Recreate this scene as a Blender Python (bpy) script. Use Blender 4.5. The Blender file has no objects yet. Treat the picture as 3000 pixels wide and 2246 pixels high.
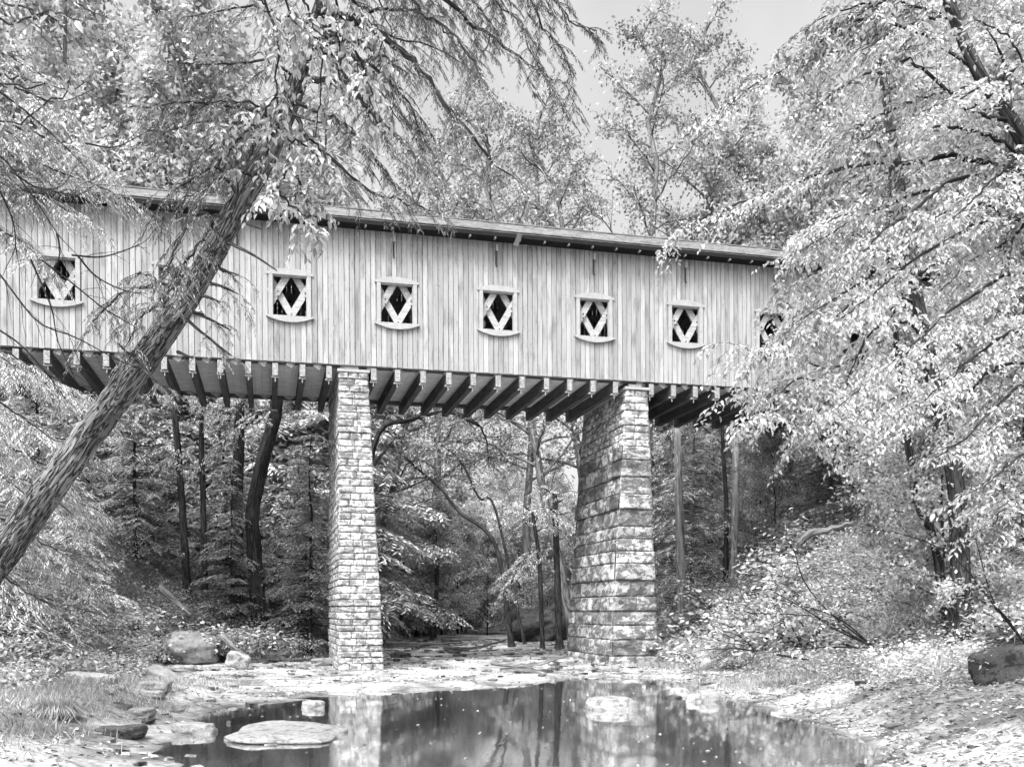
import bpy, math, random
import numpy as np
from mathutils import Vector
random.seed(7)
RNG = np.random.default_rng(11)
S = bpy.context.scene
COL = S.collection
# ------------------------------------------------------------------ camera
F, CX, HY, CZ = 2770.0, 1500.0, 1785.0, 1.85
cam_d = bpy.data.cameras.new("camera")
cam_d.sensor_width = 36.0
cam_d.lens = F / 3000 * 36
cam_d.shift_y = (HY - 1123) / 3000
cam_d.clip_end = 1000
cam = bpy.data.objects.new("camera", cam_d)
COL.objects.link(cam)
cam.location = (0, 0, CZ)
cam.rotation_euler = (math.radians(90), 0, 0)
S.camera = cam
# ------------------------------------------------------------------ world
SUN_EL, SUN_AZ = math.radians(57), math.radians(203)   # azimuth clockwise from +Y
w = bpy.data.worlds.new("World"); S.world = w; w.use_nodes = True
nt = w.node_tree; nt.nodes.clear()
sky = nt.nodes.new("ShaderNodeTexSky"); sky.sky_type = 'NISHITA'; sky.sun_disc = False
sky.sun_elevation = SUN_EL; sky.sun_rotation = SUN_AZ
sky.air_density = 1.0; sky.dust_density = 7.0
bw = nt.nodes.new("ShaderNodeRGBToBW")
tc = nt.nodes.new("ShaderNodeTexCoord")
cn = nt.nodes.new("ShaderNodeTexNoise"); cn.inputs['Scale'].default_value = 2.6; cn.inputs['Detail'].default_value = 5
mr = nt.nodes.new("ShaderNodeMapRange"); mr.inputs['From Min'].default_value = .35; mr.inputs['From Max'].default_value = .65
mr.inputs['To Min'].default_value = 1.15; mr.inputs['To Max'].default_value = 1.75
mu = nt.nodes.new("ShaderNodeMath"); mu.operation = 'MULTIPLY'
bg = nt.nodes.new("ShaderNodeBackground"); bg.inputs['Strength'].default_value = 0.15
wo = nt.nodes.new("ShaderNodeOutputWorld")
L = nt.links.new
L(sky.outputs[0], bw.inputs[0]); L(tc.outputs['Generated'], cn.inputs['Vector']); L(cn.outputs[0], mr.inputs[0])
L(bw.outputs[0], mu.inputs[0]); L(mr.outputs[0], mu.inputs[1]); L(mu.outputs[0], bg.inputs['Color']); L(bg.outputs[0], wo.inputs[0])
sd = bpy.data.lights.new("sun", 'SUN'); sd.energy = 1.6; sd.angle = math.radians(14); sd.color = (1, 1, 1)
so = bpy.data.objects.new("sun", sd); COL.objects.link(so)
sdir = Vector((math.sin(SUN_AZ) * math.cos(SUN_EL), math.cos(SUN_AZ) * math.cos(SUN_EL), math.sin(SUN_EL)))
so.rotation_euler = sdir.to_track_quat('Z', 'Y').to_euler(); so.location = (0, 0, 60)
S.view_settings.view_transform = 'Standard'; S.view_settings.look = 'None'
S.view_settings.exposure = 1.08; S.view_settings.gamma = 1.0
S.cycles.max_bounces = 5; S.cycles.diffuse_bounces = 3; S.cycles.glossy_bounces = 2
S.cycles.transmission_bounces = 2; S.cycles.transparent_max_bounces = 2

# ------------------------------------------------------------------ helpers
def at(px, py, Y):
    return np.array(((px - CX) / F * Y, Y, CZ + (HY - py) / F * Y))
def pl(pts, Y, Y2=None):
    n = len(pts); Y2 = Y if Y2 is None else Y2
    return np.array([at(p[0], p[1], Y + (Y2 - Y) * i / max(1, n - 1)) for i, p in enumerate(pts)])
def norm(v):
    return v / np.maximum(np.linalg.norm(v, axis=-1, keepdims=True), 1e-9)
def _h(i, j, k, s):
    n = (i * 374761393 + j * 668265263 + k * 2147483647 + s * 1274126177) & 0xffffffff
    n = ((n ^ (n >> 13)) * 1274126177) & 0xffffffff
    return ((n ^ (n >> 16)) & 0xffff) / 65535.0
def vnoise(P, seed=0):
    P = np.asarray(P, float); I = np.floor(P).astype(np.int64); f = P - I; f = f * f * (3 - 2 * f)
    i, j, k = I[..., 0], I[..., 1], I[..., 2]; r = 0
    for a in (0, 1):
        for b in (0, 1):
            for c in (0, 1):
                wgt = (f[..., 0] if a else 1 - f[..., 0]) * (f[..., 1] if b else 1 - f[..., 1]) * (f[..., 2] if c else 1 - f[..., 2])
                r = r + wgt * _h(i + a, j + b, k + c, seed)
    return r * 2 - 1
def fbm(P, o=4, seed=0):
    r = 0; a = 1.0
    for q in range(o):
        r = r + a * vnoise(P * 2 ** q + 17.3 * q, seed + q); a *= .5
    return r
class Geo:
    """collects verts, tris and quads (with optional uv) as numpy arrays"""
    def __init__(s): s.V = []; s.T = []; s.Q = []; s.UQ = []; s.n = 0; s.uv = False
    def add(s, V, Q=None, T=None, UV=None):
        V = np.asarray(V, float).reshape(-1, 3)
        if Q is not None and len(Q): s.Q.append(np.asarray(Q).reshape(-1, 4) + s.n); s.UQ.append(UV)
        if T is not None and len(T): s.T.append(np.asarray(T).reshape(-1, 3) + s.n)
        s.V.append(V); s.n += len(V)
    def mesh(s, name, mat, smooth=False):
        m = bpy.data.meshes.new(name)
        V = np.concatenate(s.V) if s.V else np.zeros((0, 3))
        Q = np.concatenate(s.Q) if s.Q else np.zeros((0, 4), int); T = np.concatenate(s.T) if s.T else np.zeros((0, 3), int)
        m.vertices.add(len(V)); m.vertices.foreach_set("co", V.astype(np.float32).ravel())
        li = np.concatenate([Q.ravel(), T.ravel()]).astype(np.int32)
        m.loops.add(len(li)); m.loops.foreach_set("vertex_index", li)
        nq, ntt = len(Q), len(T)
        st = np.concatenate([np.arange(nq) * 4, nq * 4 + np.arange(ntt) * 3]).astype(np.int32)
        m.polygons.add(nq + ntt); m.polygons.foreach_set("loop_start", st)
        try: m.polygons.foreach_set("loop_total", np.concatenate([np.full(nq, 4), np.full(ntt, 3)]).astype(np.int32))
        except Exception: pass
        m.polygons.foreach_set("use_smooth", np.full(nq + ntt, bool(smooth)))
        if s.uv:
            u = np.zeros((len(li), 2), np.float32); p = 0
            for q, uv in zip(s.Q, s.UQ):
                k = len(q) * 4
                if uv is not None: u[p:p + k] = np.asarray(uv).reshape(-1, 2)
                p += k
            l = m.uv_layers.new(name="UVMap"); l.data.foreach_set("uv", u.ravel())
        m.update(calc_edges=True); m.validate()
        if mat: m.materials.append(mat)
        return m
    def obj(s, name, mat, parent=None, smooth=False):
        o = bpy.data.objects.new(name, s.mesh(name, mat, smooth)); COL.objects.link(o)
        if parent is not None: o.parent = parent
        return o
    # shapes
    def box(s, c, d, R=None, jit=0):
        x, y, z = np.array(d) / 2
        V = np.array([(-x, -y, -z), (x, -y, -z), (x, y, -z), (-x, y, -z), (-x, -y, z), (x, -y, z), (x, y, z), (-x, y, z)], float)
        if jit: V += RNG.uniform(-jit, jit, V.shape)
        if R is not None: V = V @ np.array(R).T
        s.add(V + np.array(c), [(0, 3, 2, 1), (4, 5, 6, 7), (0, 1, 5, 4), (1, 2, 6, 5), (2, 3, 7, 6), (3, 0, 4, 7)])
    def beam(s, a, b, wd, th, up=(0, 0, 1)):
        a = np.array(a, float); b = np.array(b, float); t = norm(b - a); up = np.array(up, float)
        n = norm(np.cross(t, up)); u = np.cross(n, t)
        R = np.stack([t, n, u], 1); s.box((a + b) / 2, (np.linalg.norm(b - a), wd, th), R)
    def tube(s, P, r, k=6, cap=True, rough=0, seed=0):
        P = np.asarray(P, float); n = len(P); r = np.broadcast_to(np.asarray(r, float), (n,))
        t = norm(np.gradient(P, axis=0)); ref = np.array((0, 1.0, .13)) if abs(t[0][1]) < .8 else np.array((1.0, 0, .1))
        a = norm(np.cross(t, ref)); b = np.cross(t, a)
        ang = np.arange(k) * 2 * math.pi / k
        rr = np.repeat(r[:, None], k, 1)
        if rough: rr = rr * (1 + rough(n, k))
        V = P[:, None] + rr[..., None] * (np.cos(ang)[None, :, None] * a[:, None] + np.sin(ang)[None, :, None] * b[:, None])
        i = np.arange(n - 1)[:, None] * k; j = np.arange(k)[None]; j2 = (j + 1) % k
        Q = np.stack([i + j, i + j2, i + k + j2, i + k + j], -1).reshape(-1, 4)
        UV = None
        if s.uv:
            d = np.concatenate([[0], np.cumsum(np.linalg.norm(np.diff(P, axis=0), axis=1))])
            circ = 2 * math.pi * float(np.mean(r)); jj = np.arange(k)
            u0 = (jj / k * circ)[None].repeat(n - 1, 0); u1 = ((jj + 1) / k * circ)[None].repeat(n - 1, 0)
            v0 = d[:-1, None].repeat(k, 1); v1 = d[1:, None].repeat(k, 1)
            UV = np.stack([np.stack([u0, v0], -1), np.stack([u1, v0], -1), np.stack([u1, v1], -1), np.stack([u0, v1], -1)], -2)
        s.add(V.reshape(-1, 3), Q, UV=UV)
        if cap and k > 3:
            e = (n - 1) * k; c0 = s.n
            s.add([P[-1] + t[-1] * r[-1] * .3, P[0]], T=None)
            s.T.append(np.array([(c0 - n * k + e + q, c0 - n * k + e + (q + 1) % k, c0) for q in range(k)]))
            s.T.append(np.array([(c0 - n * k + (q + 1) % k, c0 - n * k + q, c0 + 1) for q in range(k)]))
    def leaves(s, P, D, N, Ln, W, fold=True):
        """one pointed leaf per row: base P, direction D, normal N"""
        n = len(P)
        if not n: return
        D = norm(D); B = norm(np.cross(D, N)); N = np.cross(B, D)
        Ln = np.broadcast_to(Ln, (n,))[:, None]; W = np.broadcast_to(W, (n,))[:, None]
        if fold:
            up = N * W * .22
            V = np.stack([P, P + D * Ln * .28 + B * W * .45 + up, P + D * Ln * .66 + B * W * .40 + up, P + D * Ln - N * Ln * .12,
                          P + D * Ln * .66 - B * W * .40 + up, P + D * Ln * .28 - B * W * .45 + up], 1)
            b = np.arange(n)[:, None] * 6
            Q = np.concatenate([b + np.array([[0, 1, 2, 3]]), b + np.array([[0, 3, 4, 5]])])
        else:
            V = np.stack([P, P + D * Ln * .45 + B * W * .5, P + D * Ln, P + D * Ln * .45 - B * W * .5], 1)
            Q = np.arange(n)[:, None] * 4 + np.array([[0, 1, 2, 3]])
        s.add(V.reshape(-1, 3), Q)
def tag(o, label=None, cat=None, group=None, kind=None):
    if label: o['label'] = label
    if cat: o['category'] = cat
    if group: o['group'] = group
    if kind: o['kind'] = kind
    return o
def empty(name, loc, label, cat, group=None, rz=0):
    o = bpy.data.objects.new(name, None); COL.objects.link(o); o.location = loc; o.rotation_euler = (0, 0, rz)
    o.empty_display_size = .3
    return tag(o, label, cat, group)
def put(g, name, mat, parent, smooth=False):
    """links geometry built in world space under an Empty that only has a location"""
    if not g.V: return None
    off = np.array(parent.location)
    g.V = [v - off for v in g.V]
    return g.obj(name, mat, parent, smooth)

# ------------------------------------------------------------------ materials
def nm(name):
    m = bpy.data.materials.new(name); m.use_nodes = True; nt = m.node_tree; nt.nodes.clear()
    out = nt.nodes.new("ShaderNodeOutputMaterial"); return m, nt, out
def nd(nt, typ, ins=None, **kw):
    n = nt.nodes.new(typ)
    for k, v in kw.items(): setattr(n, k, v)
    for k, v in (ins or {}).items():
        if hasattr(v, 'is_linked') or hasattr(v, 'links'): nt.links.new(v, n.inputs[k])
        else: n.inputs[k].default_value = v
    return n
def math_(nt, op, a, b=0.0):
    n = nt.nodes.new("ShaderNodeMath"); n.operation = op
    for i, v in enumerate((a, b)):
        if hasattr(v, 'links'): nt.links.new(v, n.inputs[i])
        else: n.inputs[i].default_value = v
    return n.outputs[0]
def coord(nt, scale=(1, 1, 1), kind='Object'):
    t = nt.nodes.new("ShaderNodeTexCoord"); m = nt.nodes.new("ShaderNodeMapping"); m.inputs['Scale'].default_value = scale
    nt.links.new(t.outputs[kind], m.inputs[0]); return m.outputs[0]
def noise(nt, vec, scale, detail=4, rough=.6, dist=0):
    n = nd(nt, "ShaderNodeTexNoise", {'Vector': vec, 'Scale': scale, 'Detail': detail, 'Roughness': rough, 'Distortion': dist}); return n.outputs[0]
def rng_(nt, v, a, b, c, d):
    n = nd(nt, "ShaderNodeMapRange", {0: v, 1: a, 2: b, 3: c, 4: d}); return n.outputs[0]
def bsdf(nt, out, col, rough=.8, height=None, strength=.5, dist=.02, spec=.2):
    b = nt.nodes.new("ShaderNodeBsdfPrincipled"); b.inputs['Roughness'].default_value = rough
    b.inputs['Specular IOR Level'].default_value = spec
    if hasattr(col, 'links'): nt.links.new(col, b.inputs['Base Color'])
    else: b.inputs['Base Color'].default_value = (col, col, col, 1)
    if height is not None:
        bp = nd(nt, "ShaderNodeBump", {'Height': height, 'Strength': strength, 'Distance': dist}); nt.links.new(bp.outputs[0], b.inputs['Normal'])
    nt.links.new(b.outputs[0], out.inputs[0]); return b
def clampd(nt, v, lo=.01, hi=.95):
    n = nd(nt, "ShaderNodeClamp", {0: v, 1: lo, 2: hi}); return n.outputs[0]

def leaf_mat(name, lo, hi, trans=.3, nscale=.6):
    m, nt, out = nm(name)
    g = nt.nodes.new("ShaderNodeNewGeometry")
    n = noise(nt, coord(nt), nscale, 3)
    a = math_(nt, 'MULTIPLY', g.outputs['Random Per Island'], .6)
    b = rng_(nt, n, .38, .62, 0, .4)
    v = rng_(nt, math_(nt, 'ADD', a, b), 0, 1, lo, hi)
    d = nd(nt, "ShaderNodeBsdfDiffuse", {'Color': v}); t = nd(nt, "ShaderNodeBsdfTranslucent", {'Color': v})
    mx = nd(nt, "ShaderNodeMixShader", {0: trans, 1: d.outputs[0], 2: t.outputs[0]})
    nt.links.new(mx.outputs[0], out.inputs[0]); return m
M_beech = leaf_mat("beech_leaf", .08, .8, .3)
M_bright = leaf_mat("bright_leaf", .12, .92, .42)
M_mid = leaf_mat("mid_leaf", .1, .6, .25)
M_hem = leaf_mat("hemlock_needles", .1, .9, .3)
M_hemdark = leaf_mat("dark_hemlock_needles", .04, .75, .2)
M_grass = leaf_mat("grass_blades", .12, .62, .3)
M_litter = leaf_mat("fallen_leaves", .04, .7, .0, 1.5)

def bark_mat(name, lo, hi, furrow=14, st=1.0, dist=.03, el=.13):
    m, nt, out = nm(name)
    uv = coord(nt, (furrow, furrow * el, 1), 'UV')
    n = noise(nt, uv, 1.0, 5, .6, .6)
    cr = noise(nt, coord(nt, (furrow * .8, furrow * el * .6, 1), 'UV'), 1.0, 3, .55, 1.0)
    rid = math_(nt, 'ABSOLUTE', math_(nt, 'SUBTRACT', cr, .5))
    h = math_(nt, 'ADD', math_(nt, 'MULTIPLY', n, .6), rng_(nt, rid, 0, .07, -.3, .3))
    big = noise(nt, coord(nt), 1.7, 3)
    c = rng_(nt, h, .02, .72, lo, hi)
    c = math_(nt, 'MULTIPLY', c, rng_(nt, big, .3, .7, .65, 1.25))
    bsdf(nt, out, clampd(nt, c), .9, h, st, dist); return m
M_bark = bark_mat("furrowed_bark", .003, .22, 30, 1.0, .04, .17)
M_darkbark = bark_mat("dark_bark", .01, .07, 14)
M_lightbark = bark_mat("pale_smooth_bark", .16, .46, 5, .4, .01)
M_midbark = bark_mat("grey_bark", .06, .24, 12)
M_twig = bark_mat("twig_bark", .015, .06, 20)

def siding_mat(name, lo, hi, wd=.155):
    m, nt, out = nm(name)
    t = nt.nodes.new("ShaderNodeTexCoord"); sx = nd(nt, "ShaderNodeSeparateXYZ", {0: t.outputs['Object']})
    idx = math_(nt, 'FLOOR', math_(nt, 'DIVIDE', sx.outputs[0], wd))
    wn = nd(nt, "ShaderNodeTexWhiteNoise", {1: idx}, noise_dimensions='1D')
    cx = nd(nt, "ShaderNodeCombineXYZ", {0: math_(nt, 'MULTIPLY', sx.outputs[0], 28), 1: math_(nt, 'MULTIPLY', idx, 3.7), 2: math_(nt, 'MULTIPLY', sx.outputs[2], .9)})
    gr = noise(nt, cx.outputs[0], 1.0, 5, .65, .8)
    cx2 = nd(nt, "ShaderNodeCombineXYZ", {0: math_(nt, 'MULTIPLY', sx.outputs[0], 5), 1: math_(nt, 'MULTIPLY', idx, 9.1), 2: math_(nt, 'MULTIPLY', sx.outputs[2], 1.1)})
    stn = noise(nt, cx2.outputs[0], 1.0, 4, .6)
    # knots
    cx3 = nd(nt, "ShaderNodeCombineXYZ", {0: math_(nt, 'MULTIPLY', sx.outputs[0], 9), 1: math_(nt, 'MULTIPLY', idx, 5.3), 2: math_(nt, 'MULTIPLY', sx.outputs[2], 4)})
    kn = nd(nt, "ShaderNodeTexVoronoi", {'Vector': cx3.outputs[0], 'Scale': 1.0, 'Randomness': 1.0})
    k = rng_(nt, kn.outputs['Distance'], .05, .14, .45, 1)
    v = rng_(nt, wn.outputs[0], 0, 1, lo, hi)
    v = math_(nt, 'MULTIPLY', v, rng_(nt, gr, .3, .7, .76, 1.14))
    v = math_(nt, 'MULTIPLY', v, rng_(nt, stn, .5, .7, 1.05, .6))
    v = math_(nt, 'MULTIPLY', v, k)
    bsdf(nt, out, clampd(nt, v), .75, gr, .25, .004); return m
M_siding = siding_mat("weathered_board_siding", .24, .37)
def wood_mat(name, lo, hi, sc=(3, 3, 3), st=.3):
    m, nt, out = nm(name)
    n = noise(nt, coord(nt, sc), 2.2, 5, .65, .7)
    bsdf(nt, out, rng_(nt, n, .3, .7, lo, hi), .8, n, st, .006); return m
M_trim = wood_mat("pale_trim_wood", .27, .36, (4, 4, 4), .1)
M_lattice = wood_mat("lattice_timber", .2, .48, (2, 2, 9))
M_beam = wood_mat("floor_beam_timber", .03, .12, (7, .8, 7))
M_beamend = wood_mat("pale_beam_end", .1, .42, (9, 9, 9))
M_deck = wood_mat("deck_underside", .3, .8, (1.2, 9, 9))
M_eaveshade = wood_mat("eave_wood_painted_shade", .004, .012)  # shade under the eave is put into this near-black board colour
M_metal = wood_mat("pale_iron", .5, .7)
M_rust = wood_mat("dark_iron", .02, .05)
def roof_mat():
    m, nt, out = nm("shingle_roof")
    g = nt.nodes.new("ShaderNodeNewGeometry"); n = noise(nt, coord(nt, (1.2, 5, 5)), 5, 5)
    v = math_(nt, 'ADD', rng_(nt, n, .3, .7, .08, .24), math_(nt, 'MULTIPLY', g.outputs['Random Per Island'], .12))
    bsdf(nt, out, v, .9, n, .4, .01); return m
M_roof = roof_mat()
def stone_mat(name, lo, hi, dark=.07, moss=.55, sc=2.0, st=.8):
    m, nt, out = nm(name)
    co = coord(nt); g = nt.nodes.new("ShaderNodeNewGeometry")
    n = noise(nt, co, sc * 4, 6, .7, .3); big = noise(nt, coord(nt, (1, 1, 1.9)), sc * 1.5, 5, .7, .5)
    fine = noise(nt, co, sc * 22, 3, .7)
    v = math_(nt, 'ADD', rng_(nt, n, .3, .7, lo, hi), math_(nt, 'MULTIPLY', math_(nt, 'SUBTRACT', g.outputs['Random Per Island'], .5), .42))
    v = math_(nt, 'MULTIPLY', v, rng_(nt, fine, .35, .65, .72, 1.2))
    k = rng_(nt, math_(nt, 'ADD', big, math_(nt, 'MULTIPLY', math_(nt, 'SUBTRACT', n, .5), .7)), moss, moss + .09, 0, 1)
    mx = nd(nt, "ShaderNodeMix", {0: math_(nt, 'MULTIPLY', k, .8), 2: v, 3: dark})
    bsdf(nt, out, clampd(nt, mx.outputs[0], .02, .92), .85, math_(nt, 'ADD', n, math_(nt, 'MULTIPLY', fine, .4)), st, .03); return m
M_stone = stone_mat("pale_cut_sandstone", .34, .78, .07, .45, 2.4, .6)
M_bigstone = stone_mat("rough_quarried_sandstone", .2, .58, .035, .44, 1.4, 1.0)
M_mortar = stone_mat("dark_joint", .1, .2, .05)
M_rock = stone_mat("creek_rock", .12, .34, .08, .56, 2.5)
M_palerock = stone_mat("pale_creek_rock", .2, .46, .1, .52, 4)
M_darkrock = stone_mat("dark_creek_rock", .015, .07, .008, .5, 2)
def ground_mat():
    m, nt, out = nm("creek_bed_and_forest_floor")
    co = coord(nt); n = noise(nt, coord(nt, (1, 1.3, 1)), .55, 6, .65, .5); f = noise(nt, co, 9, 6, .7)
    g = nd(nt, "ShaderNodeSeparateXYZ", {0: nt.nodes.new("ShaderNodeTexCoord").outputs['Object']})
    bank = rng_(nt, g.outputs[2], .25, .9, 0, 1)
    wet = rng_(nt, g.outputs[2], -.02, .035, .3, 1)
    bed = math_(nt, 'MULTIPLY', rng_(nt, n, .38, .62, .14, .52), rng_(nt, f, .35, .65, .6, 1.15))
    cr = nd(nt, "ShaderNodeTexVoronoi", {'Vector': coord(nt, (.55, 1.6, .5)), 'Scale': 1.2}, feature='DISTANCE_TO_EDGE')
    bed = math_(nt, 'MULTIPLY', bed, rng_(nt, math_(nt, 'ADD', cr.outputs['Distance'], math_(nt, 'MULTIPLY', f, .03)), .015, .04, .45, 1))
    soil = rng_(nt, f, .35, .65, .03, .28)
    mx = nd(nt, "ShaderNodeMix", {0: bank, 2: math_(nt, 'MULTIPLY', bed, wet), 3: soil})
    bsdf(nt, out, clampd(nt, mx.outputs[0]), .85, f, .7, .05); return m
M_ground = ground_mat()
def water_mat():
    m, nt, out = nm("still_creek_water")
    n = noise(nt, coord(nt, (1.6, .5, 1)), 2.0, 3, .5, .5)
    bp = nd(nt, "ShaderNodeBump", {'Height': n, 'Strength': .07, 'Distance': .03})
    gl = nd(nt, "ShaderNodeBsdfGlossy", {'Color': (.95, .95, .95, 1), 'Roughness': .05, 'Normal': bp.outputs[0]})
    df = nd(nt, "ShaderNodeBsdfDiffuse", {'Color': (.2, .2, .2, 1)})
    fr = nd(nt, "ShaderNodeFresnel", {'IOR': 1.5, 'Normal': bp.outputs[0]})
    mx = nd(nt, "ShaderNodeMixShader", {0: rng_(nt, fr.outputs[0], .04, .5, .5, .97), 1: df.outputs[0], 2: gl.outputs[0]})
    nt.links.new(mx.outputs[0], out.inputs[0]); return m
M_water = water_mat()

# ------------------------------------------------------------------ terrain
def wp(px, py, z=0.0):
    Y = (CZ - z) * F / (py - HY); return ((px - CX) / F * Y, Y)
POOL = [wp(*p) for p in [(530, 2300), (560, 2225), (640, 2195), (1000, 2178), (985, 2150), (840, 2135), (650, 2125), (600, 2085), (760, 2062), (950, 2048), (1130, 2038), (1300, 2024), (1500, 2012), (1640, 1994), (1760, 1984), (1900, 1986), (2010, 1996), (2070, 2022), (2160, 2052), (2280, 2092), (2400, 2118), (2500, 2160), (2560, 2195), (2545, 2300)]] + [(3.4, 6.0), (-2.6, 6.0)]
POOL2 = [wp(*p) for p in [(1400, 1962), (1500, 1955), (1680, 1951), (1700, 1964), (1660, 1974), (1540, 1976), (1470, 1970)]]
def sdist(P, poly):
    """signed distance, negative inside"""
    poly = np.array(poly); n = len(poly); d = np.full(len(P), 1e9); ins = np.zeros(len(P), bool)
    for i in range(n):
        a = poly[i]; b = poly[(i + 1) % n]; e = b - a; q = P - a
        t = np.clip((q @ e) / (e @ e), 0, 1); d = np.minimum(d, np.linalg.norm(q - t[:, None] * e, axis=1))
        c = ((a[1] > P[:, 1]) != (b[1] > P[:, 1])) & (P[:, 0] < (b[0] - a[0]) * (P[:, 1] - a[1]) / (b[1] - a[1] + 1e-12) + a[0]); ins ^= c
    return np.where(ins, -d, d)
TL = np.array([(-30, -10), (0, -8.5), (12, -8.2), (20, -8.8), (24, -9.6), (27, -11.4), (30, -11.3), (33, -9.3), (36, -8.0), (60, -9.5), (80, -8), (110, -3), (160, 10)])
TR = np.array([(-30, 12), (0, 9), (12, 7.8), (20, 7.4), (24, 6.9), (28, 6.0), (32, 5.2), (37, 3.6), (45, 4.2), (60, 7.0), (80, 10), (110, 20), (160, 40)])
def ground(X, Y):
    X = np.asarray(X, float); Y = np.asarray(Y, float); sh = X.shape; X = X.ravel(); Y = Y.ravel()
    P = np.stack([X, Y], 1); near = (abs(X) < 15) & (Y > 0) & (Y < 40)
    d = np.full(len(X), 5.0)
    if near.any(): d[near] = np.minimum(sdist(P[near], POOL), sdist(P[near], POOL2))
    P3 = np.stack([X, Y, X * 0], 1)
    d = d + fbm(P3 * 1.1, 3, 31) * .22 * (d < 4)
    nz = fbm(P3 * .5, 4, 3)
    z = np.where(d < 0, np.maximum(-.35, d * .25), np.minimum(.10, d * .07)) + nz * .03 * np.clip(d, 0, 1) - .01 + np.where(d > 0, np.round(fbm(P3 * (.3, .9, 1), 3, 41) * 3) * .022, 0) * np.clip(d * 2, 0, 1)
    wob = fbm(P3 * .18, 3, 9) * 1.3
    dl = np.interp(Y, TL[:, 0], TL[:, 1]) - X + wob; dr = X - np.interp(Y, TR[:, 0], TR[:, 1]) + wob
    def bank(t, sl, H, after):
        t = np.clip(t, 0, None); k = t * t / (t + 1.2) * sl
        return np.where(k < H, k, H + (k - H) * after)
    z = z + bank(dl, .80, 9.3, .28) + bank(dr, .66, 9.3, .10) + np.clip(Y - 95, 0, None) * .22
    z = z + np.clip(dl, 0, 1) * fbm(P3 * .8, 3, 21) * .25 + np.clip(dr, 0, 1) * fbm(P3 * .8, 3, 22) * .25
    # the low bank shelf in front on the right, and the grassy mound on the left
    z = z + np.clip(d * .5, 0, 1) * .55 * np.exp(-((X - 7) / 3.) ** 2 - ((Y - 14) / 8.) ** 2) + np.clip(d * .5, 0, 1) * .5 * np.exp(-((X + 7.4) / 1.6) ** 2 - ((Y - 15) / 5.) ** 2)
    return z.reshape(sh)
def gz(x, y): return float(ground(np.array([x]), np.array([y]))[0])
gx = np.concatenate([np.linspace(-110, -32, 40), np.linspace(-30, 30, 330), np.linspace(32, 110, 40)])
gy = np.concatenate([np.linspace(-40, 4, 30), np.linspace(4.5, 40, 230), np.linspace(40.5, 75, 60), np.linspace(77, 190, 45)])
XX, YY = np.meshgrid(gx, gy); ZZ = ground(XX, YY)
g = Geo(); nx, ny = len(gx), len(gy)
ii = (np.arange(ny - 1)[:, None] * nx + np.arange(nx - 1)[None]).ravel()
g.add(np.stack([XX, YY, ZZ], -1).reshape(-1, 3), np.stack([ii, ii + 1, ii + nx + 1, ii + nx], 1))
tag(g.obj("ground", M_ground, None, True), kind='structure')
g = Geo(); g.add([(-9.5, 4, 0), (9, 4, 0), (9, 34, 0), (-9.5, 34, 0)], [(0, 1, 2, 3)])
tag(g.obj("water", M_water), kind='structure')

# ------------------------------------------------------------------ covered bridge
TH = math.atan2(2770, 10800)
BX, BY, BZ = -6.41, 27.35, CZ + 7.17
br = empty("covered_bridge", (BX, BY, BZ), "long covered wooden bridge with pale vertical boards spanning the creek on stone piers", "covered bridge")
br.rotation_euler = (0, -.0075, TH)
S0, S1, BW, HB = -15.2, 21.7, 4.6, 4.06
WK = [3.1 * (k - 2) for k in range(-2, 9)]
WW, WZ0, WZ1 = .98, 1.30, 2.50
def boards(w0, th, wins):
    g = Geo(); wd = .155; s = S0
    i0 = int(math.floor(S0 / wd)); i1 = int(S1 / wd)
    for i in range(i0, i1):
        a = i * wd + .006 + random.uniform(-.002, .006); b = (i + 1) * wd - .006 - random.uniform(0, .003); c = (a + b) / 2
        y = w0 + random.uniform(-.004, .004)
        segs = [(random.uniform(-.012, .006), HB)]
        for ws in (WK if wins else []):
            if abs(c - ws) < WW / 2 + .03: segs = [(segs[0][0], WZ0 - .02), (WZ1 + .02, HB)]
        for z0, z1 in segs: g.box((c, y + th / 2, (z0 + z1) / 2), (b - a, th, z1 - z0))
    return g
boards(0, .025, True).obj("siding", M_siding, br)
boards(BW - .025, .025, False).obj("siding", M_siding, br)
# solid liner strips (girts) behind the boards so gaps read dark
g = Geo()
for w0 in (.028, BW - .075):
    for z in (.10, .62, 1.18, 2.62, 3.2, 3.9): g.box(((S0 + S1) / 2, w0 + .02, z), (S1 - S0 - .1, .04, .16))
g.obj("girt", M_beam, br)
# Town lattice trusses
def lattice(w0):
    g = Geo(); per = .775; dz = 4.2; dx = dz / math.tan(math.radians(60)); z0 = -.12
    off = .05 + (WZ0 - z0) / math.tan(math.radians(60))
    for k in range(-26, 34):
        for sgn, w in ((1, w0), (-1, w0 + .078)):
            b = sgn * -1 * off + .05 + k * per
            a0 = (b, w + .035, z0); a1 = (b + sgn * dx, w + .035, z0 + dz)
            if min(a0[0], a1[0]) < S0 + .1 or max(a0[0], a1[0]) > S1 - .1: continue
            g.beam(a0, a1, .195, .072, (0, 1, 0))
    return g
LT = lattice(.11).obj("lattice_truss", M_lattice, br); lattice(BW - .3).obj("lattice_truss", M_lattice, br)
g = Geo()
for w0 in (.075, BW - .13):
    for z in (.12, .75, 3.3, 3.85):
        g.box(((S0 + S1) / 2, w0 + .0, z), (S1 - S0, .03, .26))
g.obj("chord", M_lattice, br)
# trunnel pegs seen in the lattice through the windows
for ws in WK:
    for (dx, dz) in ((.05 - .3875, .60), (.05 - .3875, .74), (.05 + .3875, .60), (.05 + .3875, .74), (.05, .08)):
        P = np.array([(ws + dx, .085, WZ0 + dz), (ws + dx, .12, WZ0 + dz)]); g = Geo(); g.tube(P, .02, 8); g.obj("peg", M_rust, LT)
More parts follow.
